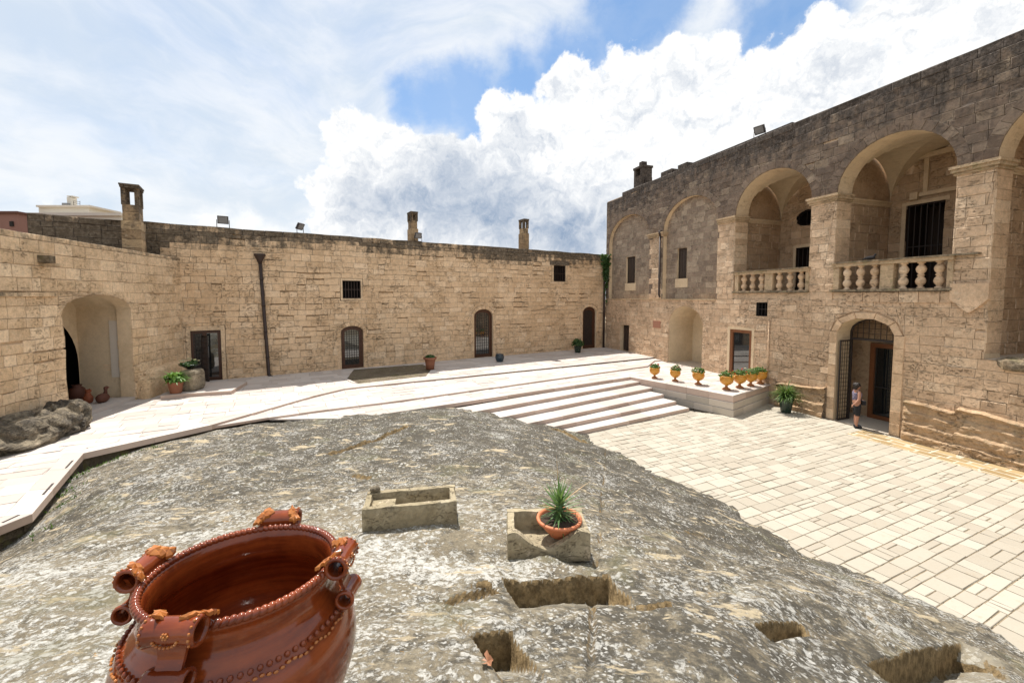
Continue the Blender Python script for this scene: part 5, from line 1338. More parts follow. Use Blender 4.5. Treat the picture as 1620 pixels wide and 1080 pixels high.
# ================================================================== STONE TROUGHS
M['trough'] = stone_mat('lichened_trough_stone', (.36, .30, .205), (.27, .22, .14), (.50, .44, .33), dark=(.08, .065, .045), pits=.35, pitscale=16, rvar=0, pale=.35, bdist=.012)
def rock_slab(mb, O, U, V, L, T, h, seed, top=None, n=36, m_=6, age=0.):
    """wall of a trough: origin, unit length and thickness directions; ragged upper edge"""
    vs = []; fs = []
    for i in range(n + 1):
        for (v, j) in [(0, j) for j in range(m_ + 1)] + [(1, j) for j in range(m_, -1, -1)]:
            s = i / n; ht = h if top is None else top(s); z = ht * j / m_
            ro = .010 * float(fbm(s * L * 9 + seed, z * 9 + v * 5, seed, 3))
            tz = .014 * float(fbm(s * L * 7, v * 3., seed + 3, 3)) if j == m_ else 0
            q = (v * T + ro * (1 if v else -1) * 1.4 - (.008 if j == m_ else 0) * (1 if v else -1))
            vs.append(O + U * (s * L) + V * q + Z3 * (z + tz))
    w_ = 2 * (m_ + 1)
    for i in range(n):
        for k in range(w_): k2 = (k + 1) % w_; fs.append((i * w_ + k, i * w_ + k2, (i + 1) * w_ + k2, (i + 1) * w_ + k))
    fs.append(tuple(range(w_))[::-1]); fs.append(tuple(n * w_ + k for k in range(w_)))
    mb.add(vs, fs, age=age)
def trough(pFL, pFR, dep, H, label, fz, front=None, T=.075, seed=1, extra=None, end_h=None):
    A = rock_hit(*pFL); B = rock_hit(*pFR); A = A.copy(); B = B.copy(); z0 = min(A[2], B[2]) - .03; L = np.linalg.norm((B - A)[:2])
    U = np.array([*(B - A)[:2], 0]) / L; V = np.array([-U[1], U[0], 0])
    A[2] = z0; sl = (B[2] - A[2]) * 0
    root = empty('stone_trough', A, label, 'trough', 'old stone troughs lying on the bedrock')
    mb = MB(); H = H + .03
    rock_slab(mb, A, U, V, L, T, H, seed, top=front, age=.05); mb.build('front_wall', M['trough'], root)
    mb = MB(); rock_slab(mb, A + V * (dep - T), U, V, L, T, H, seed + 10); mb.build('rear_wall', M['trough'], root)
    for k, s in enumerate((0, L - T)):
        mb = MB(); rock_slab(mb, A + U * (s + T) + V * (T - .004), V, -U, dep - 2 * T + .008, T, H * (.985 if end_h is None else end_h), seed + 20 + k, n=8); mb.build('end_wall', M['trough'], root)
    mb = MB(); rock_slab(mb, A + V * (T - .01) + U * (T - .01), U, V, L - 2 * T + .02, dep - 2 * T + .02, fz, seed + 30, n=10, m_=1); mb.build('floor', M['trough'], root)
    if extra: extra(A, U, V, L, root)
    return A, U, V, L, z0
def ex1(A, U, V, L, root):
    mb = MB(); rock_slab(mb, A + U * .08 + V * .08, U, V, .26, .26, .24, 55, n=4, m_=2); mb.build('inner_step', M['trough'], root)
T1A = trough((573, 843), (723, 829), .46, .27, 'rectangular stone trough left of the potted spiky plant with an inner step', .10, seed=2, extra=ex1)
fr = lambda s: .29 - .155 * math.exp(-(abs(s - .47) / .25) ** 3.2) + .012 * math.sin(s * 23)
T2A = trough((803, 880), (934, 883), .50, .26, 'stone trough with a broken scooped front holding a terracotta bowl plant', .09, front=fr, seed=6, T=.08)
A, U, V, L, z0 = T1A
mb = MB(); rough_block(mb, A + U * .09 + V * .43 + Z3 * .335, U * .06, V * .045, Z3 * .03, 8, .12, 4, pw=3); mb.build('loose_stone', M['boulder'], None, label='small loose stone resting on the rear corner of the left trough', cat='stone')

# ---- leaves
def strap(mb, base, az, el0, L, w_, droop, seg=6, rnd=.5, fold=.35):
    p = np.array(base, float); el = el0; side = np.array([-math.sin(az), math.cos(az), 0]); rows = []
    for i in range(seg + 1):
        t = i / seg; ww = w_ * (1 - t ** 1.8) * (.6 + .4 * min(1, t * 6)) + .0006
        up = np.array([-math.cos(az) * math.sin(el), -math.sin(az) * math.sin(el), math.cos(el)])
        rows.append((p - side * ww + up * ww * fold, p.copy(), p + side * ww + up * ww * fold))
        p = p + np.array([math.cos(az) * math.cos(el), math.sin(az) * math.cos(el), math.sin(el)]) * L / seg; el -= droop / seg
    vs = [q for r in rows for q in r]; fs = []
    for i in range(seg):
        k = i * 3; fs += [(k, k + 1, k + 4, k + 3), (k + 1, k + 2, k + 5, k + 4)]
    mb.add(vs, fs, rnd=rnd, smooth=True)
def clump(mb, c, rx, ry, rz, n, s, rndf=None):
    for k in range(n):
        d = rng.normal(size=3); d /= np.linalg.norm(d); d[2] = abs(d[2]) * .95 + .02; r = rng.uniform(.55, 1.0)
        p = np.array(c) + d * np.array([rx, ry, rz]) * r
        nrm = d + rng.normal(size=3) * .5; nrm /= np.linalg.norm(nrm)
        a = np.cross(nrm, [.3, .2, 1]); a /= np.linalg.norm(a); b = np.cross(nrm, a); q = s * rng.uniform(.6, 1.25)
        pts = [p + (a * math.cos(t) + b * math.sin(t)) * q * (1 if i % 2 else .8) + nrm * (.15 * q if i % 2 else 0) for i, t in enumerate([PI * 2 * j / 6 for j in range(6)])]
        mb.face(pts, rnd=float(np.clip(rng.normal(.35 + .5 * d[2] * r, .2), 0, 1)))
# terracotta bowl with a spiky plant
A, U, V, L, z0 = T2A
bc = A + U * (L * .66) + V * .24; bc[2] = z0 + .03 + .115
bowl = empty('bowl_planter', bc, 'orange terracotta bowl with a spiky green rosette plant standing in the broken trough', 'potted plant')
mb = MB(); mb.lathe([(.001, 0), (.10, 0), (.105, .02), (.15, .06), (.205, .135), (.212, .145), (.232, .15), (.236, .165), (.23, .18), (.21, .18), (.20, .165), (.19, .14)], bc, 40); mb.build('bowl', M['terra_or'], bowl)
mb = MB(); mb.lathe([(.197, .150), (.12, .16), (.001, .165)], bc, 24); mb.build('soil', M['soil'], bowl)
mb = MB()
for k in range(90):
    t = k / 90; strap(mb, bc + np.array([random.gauss(0, .012), random.gauss(0, .012), .18 + .17 * t]), k * 2.4, R(-25 + 100 * t + random.uniform(-8, 8)), random.uniform(.20, .30) * (1 - .1 * abs(t - .5)), .0125, R(random.uniform(0, 35) * (1 - t)), rnd=min(1, max(0, .2 + .7 * t + random.gauss(0, .12))))
mb.tube([bc + Z3 * .15, bc + Z3 * .34], .03, 8); mb.build('rosette', M['agave'], bowl)
mb = MB(); strap(mb, bc + Z3 * .3, R(12), R(38), .42, .007, R(10)); strap(mb, bc + Z3 * .3, R(95), R(72), .50, .005, R(5)); strap(mb, bc + Z3 * .25, R(150), R(10), .25, .006, R(30)); strap(mb, bc + Z3 * .22, R(-30), R(5), .22, .007, R(40)); mb.build('dry_leaf', M['drystem'], bowl)
# dead leaf in the notch
dl = rock_hit(771, 1049); mb = MB(); dl[2] = gz(dl[0], dl[1]) + .02
for k in range(5):
    a = k * 1.25 + .4; r_ = .034 + .014 * (k % 2); t = np.array([math.cos(a), math.sin(a), 0]); s_ = np.array([-t[1], t[0], 0])
    mb.face([dl, dl + t * r_ * .6 + s_ * .017 + Z3 * .02, dl + t * r_ + Z3 * (.025 * (k % 2)), dl + t * r_ * .6 - s_ * .014 + Z3 * .004], rnd=.3 + .1 * k)
mb.build('dry_leaf', M['dryleaf'], None, label='curled brown dead leaf lying in the small rock notch', cat='leaf')

# ================================================================== YELLOW URNS WITH GERANIUMS
UP = [(0.0, 0), (.125, 0), (.13, .02), (.10, .045), (.055, .07), (.04, .10), (.042, .13), (.06, .145), (.11, .17), (.17, .22), (.20, .29), (.205, .34), (.195, .39), (.185, .41), (.20, .42), (.215, .435), (.21, .45), (.18, .45), (.17, .42)]
base = [(1035.5, 596.5), (1068, 601), (1104.5, 606.5), (1149, 614.5), (1170, 611.5), (1187.5, 608.5), (1203, 605.2)]
ulab = ['yellow footed urn of geraniums farthest left on the platform beside the steps', 'yellow footed urn with pink and white flowers, second from the steps', 'yellow footed urn with dark leaves standing alone in the middle of the platform edge',
        'largest-looking yellow footed urn at the outer corner of the platform', 'yellow footed urn with red flowers, next behind the corner one', 'yellow footed urn third along the platform front counting from its outer corner', 'yellow footed urn nearest the palace wall, beside the thin wall cable']
fl_ = ['petal_r', 'petal_p', 'petal_p', 'petal_r', 'petal_r', 'petal_w', 'petal_p']
for k, (x, y) in enumerate(base):
    c = onz(x, y + 1.5, T1 + .003)
    sc = [1.12, 1.12, 1.22, 1.28, 1.25, 1.2, 1.2][k]
    u = empty('flower_urn', c, ulab[k], 'urn', 'yellow glazed flower urns along the platform edge')
    mb = MB(); mb.lathe([(r * sc, z * sc) for r, z in UP[6:]], c, 28); b = mb.build('urn_bowl', M['ceramic_y'], u)
    mb = MB(); mb.lathe([(r * sc * 1.001, z * sc) for r, z in UP[:7]], c, 24); mb.build('urn_foot', M['ceramic_foot'], u)
    mb = MB(); mb.lathe([(.175 * sc, .43 * sc), (.001, .44 * sc)], c, 14); mb.build('soil', M['soil'], u)
    for s in (-1, 1):
        mb = MB(); t = np.array([math.cos(.4), math.sin(.4), 0]) * s
        mb.tube([c + t * .205 * sc + Z3 * .31 * sc, c + t * .25 * sc + Z3 * .33 * sc, c + t * .26 * sc + Z3 * .38 * sc, c + t * .225 * sc + Z3 * .43 * sc], .012 * sc, 6); mb.build('handle', M['ceramic_y'], u)
    mb = MB(); clump(mb, c + Z3 * .43 * sc + np.array([random.uniform(-.03, .03), random.uniform(-.03, .03), 0]), random.uniform(.21, .27) * sc, random.uniform(.21, .27) * sc, random.uniform(.14, .22) * sc, random.randint(120, 210), .036); clump(mb, c + Z3 * .50 * sc + np.array([random.uniform(-.12, .12), random.uniform(-.12, .12), 0]), .13, .13, random.uniform(.12, .2), 50, .034); mb.build('foliage', M['leaf'], u)
    mb = MB()
    for q in range([6, 8, 6, 4, 11, 5, 3][k]):
        a = random.random() * 6.28; r = random.uniform(.1, .24) * sc; cc = c + np.array([math.cos(a) * r, math.sin(a) * r, .52 * sc + random.uniform(0, .12)])
        clump(mb, cc, .035, .035, .03, 14, .016)
    mb.build('flower', M[fl_[k]], u)
mb = MB()
# ---- other pots
def pot(name, c, prof, mat, label, cat='pot', soilr=None, n=28, group=None):
    o = empty(name, c, label, cat, group); mb = MB(); mb.lathe(prof, c, n); mb.build('pot', mat, o)
    if soilr: mb = MB(); mb.lathe([(soilr[0], soilr[1]), (.001, soilr[1] + .01)], c, 14); mb.build('soil', M['soil'], o)
    return o
# dark green pot with palm-like plant at the platform foot
c = onz(1243, 652, .003); g = pot('palm_planter', c, [(.001, 0), (.17, 0), (.18, .03), (.22, .3), (.265, .55), (.285, .58), (.285, .62), (.26, .62), (.25, .58)], M['greenpot'], 'tall dark green glazed pot with a bushy strap-leaved plant at the platform foot', 'potted plant', (.255, .57))
mb = MB()
for k in range(300):
    strap(mb, c + np.array([random.gauss(0, .04), random.gauss(0, .04), .56 + random.random() * .1]), random.random() * 6.283, R(random.uniform(10, 88)), random.uniform(.4, .78), .024, R(random.uniform(40, 120)), rnd=random.random())
mb.build('foliage', M['leaf'], g)
mb = MB()
for a, s in ((2.6, .62), (.5, .7), (3.3, .4)): mb.tube([c + np.array([math.cos(a) * .12 * t * s, math.sin(a) * .12 * t * s, .6 + .75 * t - .38 * max(0, t - .8) ** 2 * 8 * (1 if s < .65 else .7)]) * np.array([1, 1, 1]) for t in [0, .3, .6, .9, 1.1, 1.3]], .006, 4)
mb.build('dry_stem', M['drystem'], g)
c = onz(680.5, 584, T2 + .003)
g = pot('terracotta_planter', c, [(.001, 0), (.20, 0), (.24, .35), (.28, .52), (.33, .53), (.34, .62), (.30, .62), (.29, .56)], M['terra'], 'wide terracotta planter with low greenery against the back wall', 'potted plant', (.30, .56))
mb = MB(); clump(mb, c + Z3 * .56, .26, .26, .2, 140, .05); mb.build('foliage', M['leaf_dk'], g)
c = onz(790.5, 572, T2 + .003)
g = pot('blue_pot', c, [(.001, 0), (.17, 0), (.20, .05), (.25, .2), (.25, .32), (.22, .40), (.24, .43), (.21, .43), (.2, .38)], M['bluepot'], 'small dark blue glazed pot right of the middle arched door', 'pot', (.21, .39))
c = onz(914, 557.5, T2 + .003)
g = pot('bush_planter', c, [(.001, 0), (.18, 0), (.2, .1), (.26, .4), (.28, .42), (.25, .42)], M['greenpot'], 'dark pot with a round green bush left of the far arched door', 'potted plant', (.25, .38))
mb = MB(); clump(mb, c + Z3 * .48, .42, .42, .48, 330, .06); clump(mb, c + Z3 * .5, .2, .2, .1, 40, .06); mb.build('foliage', M['leaf_dk'], g)
c = onz(279, 622, T2 + .12)
# step slab in front of the left door
st2 = w3([(254, 626), (292, 622.5), (366, 618), (391, 603.5), (352, 603), (300, 606), (280, 612)], T2 + .13)
mb = MB()
base_ = st2 if area([(q[0], q[1]) for q in st2]) > 0 else st2[::-1]
mb.face([(p[0], p[1], T2 + .13) for p in base_])
for k in range(len(base_)):
    a, b = base_[k], base_[(k + 1) % len(base_)]; mb.face([(a[0], a[1], T2 - .01), (b[0], b[1], T2 - .01), (b[0], b[1], T2 + .13), (a[0], a[1], T2 + .13)], mi=1)
mb.build('door_step', [M['slab'], M['riser']], ter)
c = onz(278.5, 621.5, T2 + .13)
g = pot('fern_planter', c, [(.001, 0), (.17, 0), (.18, .03), (.235, .38), (.25, .39), (.25, .45), (.225, .45), (.22, .4)], M['terra'], 'terracotta pot with a bright green leafy plant beside the stone cylinder', 'potted plant', (.22, .41))
mb = MB()
for k in range(110):
    a = random.random() * 6.283; strap(mb, c + Z3 * .42, a, R(random.uniform(15, 85)), random.uniform(.3, .62), .05, R(random.uniform(30, 110)), seg=5, rnd=random.random(), fold=.15)
clump(mb, c + Z3 * .45, .38, .38, .35, 120, .06); mb.build('foliage', M['leaf_br'], g)
# stone cylinder (old well head) with a flower bowl on top
c = onz(305, 616, T2 + .13)
wc = empty('stone_well', c, 'rough round stone well head beside the glazed door with a flower bowl on top', 'well head')
mb = MB()
rough_block(mb, c + Z3 * .38, np.array([.33, .0, 0]), np.array([0, .33, 0]), Z3 * .41, 18, .05, 8, pw=5, age=.05); mb.build('stone_drum', M['boulder'], wc)
zt = c[2] + .80
cc = np.array([c[0] - .15, c[1] + .1, zt])
g = pot('flower_bowl', cc, [(.001, 0), (.12, 0), (.25, .10), (.34, .14), (.34, .17), (.3, .17)], M['greenpot'], 'shallow dark bowl of cream flowers on top of the stone well head', 'potted plant', (.30, .15))
mb = MB(); clump(mb, cc + Z3 * .14, .36, .36, .16, 150, .045); mb.build('foliage', M['leaf_dk'], g)
mb = MB()
for k in range(9): a = random.random() * 6.28; clump(mb, cc + np.array([math.cos(a) * .28, math.sin(a) * .28, .24 + random.random() * .1]), .04, .04, .04, 12, .022)
mb.build('flower', M['petal_w'], g)
# clay animals inside the archway
def blob(mb, c, r, ax=(1, 0, 0), n=12, pw=2.2, seed=1):
    U = np.array(ax, float); U /= np.linalg.norm(U); V = np.cross(Z3, U); rough_block(mb, np.array(c), U * r[0], V * r[1], Z3 * r[2], n, .02, seed, pw=pw)
c = lpx(162, 646, -.35); zt = T2 + .12
uu = LW.uv(163, 640, -.5)[0]; c = LW.P(uu, zt, -.5)
g = empty('clay_duck', c, 'dark brown clay duck figure standing in the left archway', 'clay figure')
mb = MB(); ax = LW.U; blob(mb, c + Z3 * .15, (.23, .14, .155), ax); mb.tube([c + ax * .11 + Z3 * .22, c + ax * .15 + Z3 * .36, c + ax * .15 + Z3 * .44], [.07, .045, .055], 12); blob(mb, c + ax * .18 + Z3 * .46, (.09, .055, .055), ax); mb.tube([c + ax * .24 + Z3 * .46, c + ax * .31 + Z3 * .45], [.035, .014], 8)
mb.build('duck_body', M['terra_dk'], g)
c = LW.P(LW.uv(140, 640, -.9)[0], zt, -.9); g = empty('clay_dog', c, 'orange terracotta seated dog figure behind the clay duck', 'clay figure')
mb = MB(); blob(mb, c + Z3 * .14, (.13, .13, .16), ax, seed=3); mb.tube([c + Z3 * .2, c + Z3 * .36], [.10, .065], 12); blob(mb, c + Z3 * .40 + ax * .03, (.09, .07, .065), ax, seed=4); mb.build('dog_body', M['clay_red'], g)
for s in (-1, 1):
    mb = MB(); mb.tube([c + LW.N * .045 * s + Z3 * .43, c + LW.N * .065 * s + Z3 * .49], [.024, .008], 6); mb.build('ear', M['clay_red'], g)
c = LW.P(LW.uv(123, 634, -1.5)[0], zt, -1.5); g = pot('clay_jar', c, [(.001, 0), (.14, 0), (.22, .2), (.2, .42), (.11, .5), (.14, .56), (.11, .56)], M['terra_dk'], 'dark clay jar in the shadow of the left archway', 'jar')

# ================================================================== FLOODLIGHTS, PIGEON, IVY, FAR BUILDINGS
def flood(P, aim, label, sc=1.):
    P = np.array(P); aim = np.array(aim, float); aim /= np.linalg.norm(aim); s_ = np.cross(aim, Z3); s_ /= np.linalg.norm(s_); up = np.cross(s_, aim)
    o = empty('floodlight', P, label, 'floodlight', 'floodlights on the parapets')
    H = P + Z3 * .42 * sc
    mb = MB(); mb.box(H, s_ * .24 * sc, up * .20 * sc, aim * .06 * sc); mb.box(H - aim * .09 * sc - up * .05 * sc, s_ * .14 * sc, up * .1 * sc, aim * .05 * sc); mb.build('lamp_housing', M['iron'], o)
    mb = MB(); mb.box(H + aim * .065 * sc, s_ * .2 * sc, up * .16 * sc, aim * .006 * sc); mb.build('lamp_glass', M['metal_grey'], o)
    mb = MB(); mb.tube([P + s_ * .27 * sc, H + s_ * .27 * sc], .015, 5); mb.tube([P - s_ * .27 * sc, H - s_ * .27 * sc], .015, 5); mb.tube([P - s_ * .27 * sc + Z3 * .01, P + s_ * .27 * sc + Z3 * .01], .015, 5); mb.build('bracket', M['iron'], o)
for (x, yb, dd, aim, lb, sc) in ((353, 356, -.15, BW.N * 1 - Z3 * .3, 'square floodlight facing out on the back parapet above the left downpipe', 1.0), (475, 366, -.15, BW.N * .7 + BW.U * .7 - Z3 * .6, 'tilted floodlight on the back parapet between the left downpipe and the square window', .95),
                                 (661.5, 377, .05, BW.N - Z3 * .5, 'floodlight fixed in front of the middle slender chimney', .9)):
    wl = BW.flip(dd); u = wl.uv(x, yb)[0]; flood(wl.P(u, BT - .02), aim, lb, sc * .85)
u = RW.uv(1203, 210, -.2)[0]; flood(RW.P(u, PT - .02, -.15), RW.N * .8 + RW.U * .2 - Z3 * .5, 'floodlight on the palace parapet above the first loggia arch', .9)
p_ = RW.uv(1376, 411, .05); c = RW.P(p_[0], 5.87, .02)
g = empty('pigeon', c, 'grey pigeon sitting on the left end of the large balustrade rail', 'pigeon')
mb = MB(); blob(mb, c + Z3 * .085, (.15, .07, .065), RW.U); mb.tube([c + RW.U * -.10 + Z3 * .09, c - RW.U * .24 + Z3 * .05], [.05, .02], 8); mb.tube([c + RW.U * .09 + Z3 * .10, c + RW.U * .13 + Z3 * .16], [.045, .03], 8); blob(mb, c + RW.U * .145 + Z3 * .18, (.035, .03, .03), RW.U); mb.tube([c + RW.U * .17 + Z3 * .18, c + RW.U * .20 + Z3 * .175], [.01, .003], 5); mb.build('pigeon_body', M['bird'], g)
for s in (-1, 1): mb = MB(); mb.tube([c + RW.N * .03 * s + Z3 * .0, c + RW.N * .03 * s + Z3 * .04], .006, 5); mb.build('leg', M['terra'], g)
mb = MB()
for k in range(620):
    z = 7.6 - abs(random.gauss(0, 1.0)); w_ = .42 * max(.2, 1 - (7.5 - z) / 2.6); p = BW.P(cpu + random.gauss(0, w_ * .6), z, .12 + random.random() * .3); clump(mb, p, .06, .06, .06, 1, .085)
o = mb.build('ivy', M['leaf_dk'], None, label='dark ivy tuft growing round the corner downpipe', cat='ivy')
o['kind'] = 'thing'
def fbox(mb, x0, x1, y0, y1, dep, th, zb=None, side=None):
    a = atd(x0, y1, dep); b = atd(x1, y1, dep); t = atd((x0 + x1) / 2, y0, dep)
    zb = a[2] if zb is None else zb
    mb.box(((a[0] + b[0]) / 2, dep + th / 2, (zb + t[2]) / 2), ((b[0] - a[0]) / 2, 0, 0), (0, th / 2, 0), (0, 0, (t[2] - zb) / 2))
hb = empty('apartment_block', atd(110, 345, 42) * np.array([1, 1, 0]) + Z3 * -1.2, 'cream modern building with a roof box seen over the left wall', 'building')
mb = MB(); fbox(mb, 34, 192, 342, 352, 42, .8, -1.2); mb.build('wall', M['bld_white'], hb)
mb = MB(); a, b = atd(32, 341, 41.8), atd(192, 341, 41.8); mb.box(((a[0] + b[0]) / 2, 42.6, a[2] + .12), ((b[0] - a[0]) / 2, 0, 0), (0, .9, 0), (0, 0, .14)); mb.build('roof_edge', M['whitewash'], hb)
mb = MB(); fbox(mb, 62, 141, 327.5, 343, 44, 3); rb = mb.build('roof_room', M['bld_white'], hb)
mb = MB(); a, b = atd(60, 327, 43.8), atd(142, 327, 43.8); mb.box(((a[0] + b[0]) / 2, 45.45, a[2] + .05), ((b[0] - a[0]) / 2 + .1, 0, 0), (0, 1.75, 0), (0, 0, .09)); mb.build('roof_edge', M['whitewash'], rb)
mb = MB(); fbox(mb, 106.5, 113.5, 312, 328, 45, .6); fbox(mb, 105.5, 114.5, 309.5, 311, 44.95, .7); mb.build('chimney', M['bld_white'], rb)
mb = MB(); fbox(mb, 98, 105.5, 321, 328, 44.6, .5); mb.build('air_conditioner', M['metal_grey'], rb)
mb = MB(); 
for yy in (318, 321, 324): mb.tube([atd(116, yy, 45), atd(126.5, yy + 1.5, 45)], .02, 4)
for xx in (116.5, 126.5): mb.tube([atd(xx, 328, 45), atd(xx, 318, 45)], .025, 4)
mb.build('roof_railing', M['iron'], rb)
rb = empty('red_house', atd(8, 350, 34) * np.array([1, 1, 0]) + Z3 * -1.2, 'faded red house corner with a small window at the far left edge', 'house')
mb = MB(); a = atd(28, 345, 34); mb.box((a[0] - 6, 34 + 3, (atd(14, 338, 34)[2] - 1.2) / 2), (6, 0, 0), (0, 3, 0), (0, 0, (atd(14, 338, 34)[2] + 1.2) / 2)); mb.build('wall', M['bld_red'], rb)
mb = MB(); zt = atd(14, 338, 34)[2]; mb.box((a[0] - 6, 37, zt + .08), (6.15, 0, 0), (0, 3.15, 0), (0, 0, .09)); mb.build('roof', M['terra_dk'], rb)
mb = MB(); fbox(mb, 15, 20, 350, 358, 33.9, .2); mb.build('window', M['dark'], rb)

# ================================================================== BIG GLAZED URN IN THE FOREGROUND
def glaze(name, c1, c2, rough=.14):
    m, N, P = new_mat(name)
    st = N.noise(N.vm('MULTIPLY', P, (2.5, 2.5, 30)), 1.0, 5, .6); n2 = N.noise(P, 7, 5, .65); n3 = N.noise(P, 50, 3, .6)
    col = N.mix(N.ss(N.m('ADD', N.m('MULTIPLY', st, .6), N.m('MULTIPLY', n2, .45)), .38, .68), c1, c2)
    b = finish(N, col, rough, N.m('ADD', N.m('MULTIPLY', st, .8), N.m('MULTIPLY', n3, .12)), .35, .004, .35, Coat_Weight=.32, Coat_Roughness=.04)
    return m
M['glaze'] = glaze('red_brown_glaze', (.125, .021, .006), (.26, .054, .012))
M['glaze_dk'] = glaze('dark_brown_glaze', (.13, .025, .009), (.25, .055, .016))
M['glaze_och'] = glaze('ochre_glaze', (.33, .095, .02), (.47, .18, .045), .2)
UC = np.array([-1.068, 1.634, 3.517]); un = np.array([.005, .055, 1.]); un /= np.linalg.norm(un)
ux = np.cross(un, [0, 1, 0]); ux /= np.linalg.norm(ux); uy = np.cross(un, ux); 
if uy[1] < 0: ux, uy = -ux, -uy
if np.dot(np.cross(ux, uy), un) < 0: ux = -ux
UM = Matrix(((ux[0], uy[0], un[0]), (ux[1], uy[1], un[1]), (ux[2], uy[2], un[2]))); UMv = UM
def up_(r, th, z): return UC + (ux * math.cos(th) + uy * math.sin(th)) * r + un * z
gzu = gz(UC[0], UC[1]); HB = UC[2] - gzu
k_ = (HB + .01) / .90
urn = empty('glazed_urn', (UC[0], UC[1], gzu), 'large glossy red-brown glazed urn with rope rim and four scroll handles in the foreground', 'urn')
mb = MB()
prof = [(.001, -.90), (.235, -.90), (.245, -.87), (.26, -.80), (.325, -.68), (.375, -.55), (.410, -.42), (.420, -.33), (.412, -.25), (.388, -.185), (.358, -.14), (.33, -.115), (.320, -.085), (.322, -.04), (.338, -.012), (.33, .004), (.315, -.004), (.305, -.03), (.30, -.08), (.312, -.12), (.345, -.16), (.385, -.24), (.395, -.34), (.37, -.48), (.31, -.62), (.20, -.72), (.001, -.74)]
from itertools import accumulate
pf_ = []
for (r0, z0_), (r1, z1_2) in zip(prof[:-1], prof[1:]):
    for q in range(3): pf_.append((r0 + (r1 - r0) * q / 3, z0_ + (z1_2 - z0_) * q / 3))
pf_.append(prof[-1])
for _ in range(2): pf_ = [pf_[0]] + [((a[0] + 2 * b[0] + c[0]) / 4, (a[1] + 2 * b[1] + c[1]) / 4) for a, b, c in zip(pf_[:-2], pf_[1:-1], pf_[2:])] + [pf_[-1]]
mb.lathe([(r, z * (k_ if z < -.35 else 1) if z > -.35 else -.35 * 1 + (z + .35) * (HB + .01 - .35) / .55) for r, z in pf_], UC, 96, UM); mb.build('urn_body', M['glaze'], urn)
mb = MB(); NB = 92; vs = []; fs = []; S_ = NB * 8; Q_ = 10
for i in range(S_):
    th = 2 * PI * i / S_; m_ = .66 + .34 * abs(math.sin(th * NB / 2)) ** .7
    for k in range(Q_):
        a = 2 * PI * k / Q_; vs.append(up_(.331 + .0165 * m_ * math.cos(a + .0), th + .018 * math.sin(a), .004 + .0165 * m_ * math.sin(a)))
for i in range(S_):
    for k in range(Q_): i2 = (i + 1) % S_; k2 = (k + 1) % Q_; fs.append((i * Q_ + k, i2 * Q_ + k, i2 * Q_ + k2, i * Q_ + k2))
mb.add(vs, fs, smooth=True); mb.build('rope_rim', M['glaze_dk'], urn)
mb = MB()
for i in range(84):
    th = 2 * PI * i / 84; c = up_(.374, th, -.158); rough_block(mb, c, (-ux * math.sin(th) + uy * math.cos(th)) * .010, (ux * math.cos(th) + uy * math.sin(th)) * .009, un * .011, 5, .02, 1, pw=2)
mb.sm = [True] * len(mb.sm); mb.build('shoulder_beads', M['glaze_dk'], urn, kind='stuff')
mb = MB()
for i in range(120):
    th = 2 * PI * i / 120; c = up_(.392, th, -.179 + .006 * math.sin(i * 1.3)); rough_block(mb, c, (-ux * math.sin(th) + uy * math.cos(th)) * .0085, (ux * math.cos(th) + uy * math.sin(th)) * .005, un * .0055, 4, .05, i, pw=2)
mb.sm = [True] * len(mb.sm); mb.build('shoulder_scallops', M['glaze_och'], urn, kind='stuff')
def th_of(x, y):
    best = min(range(360), key=lambda k: (lambda q: (q[0] - x) ** 2 + (q[1] - y) ** 2)(proj(up_(.345, R(k), .01))))
    return R(best)
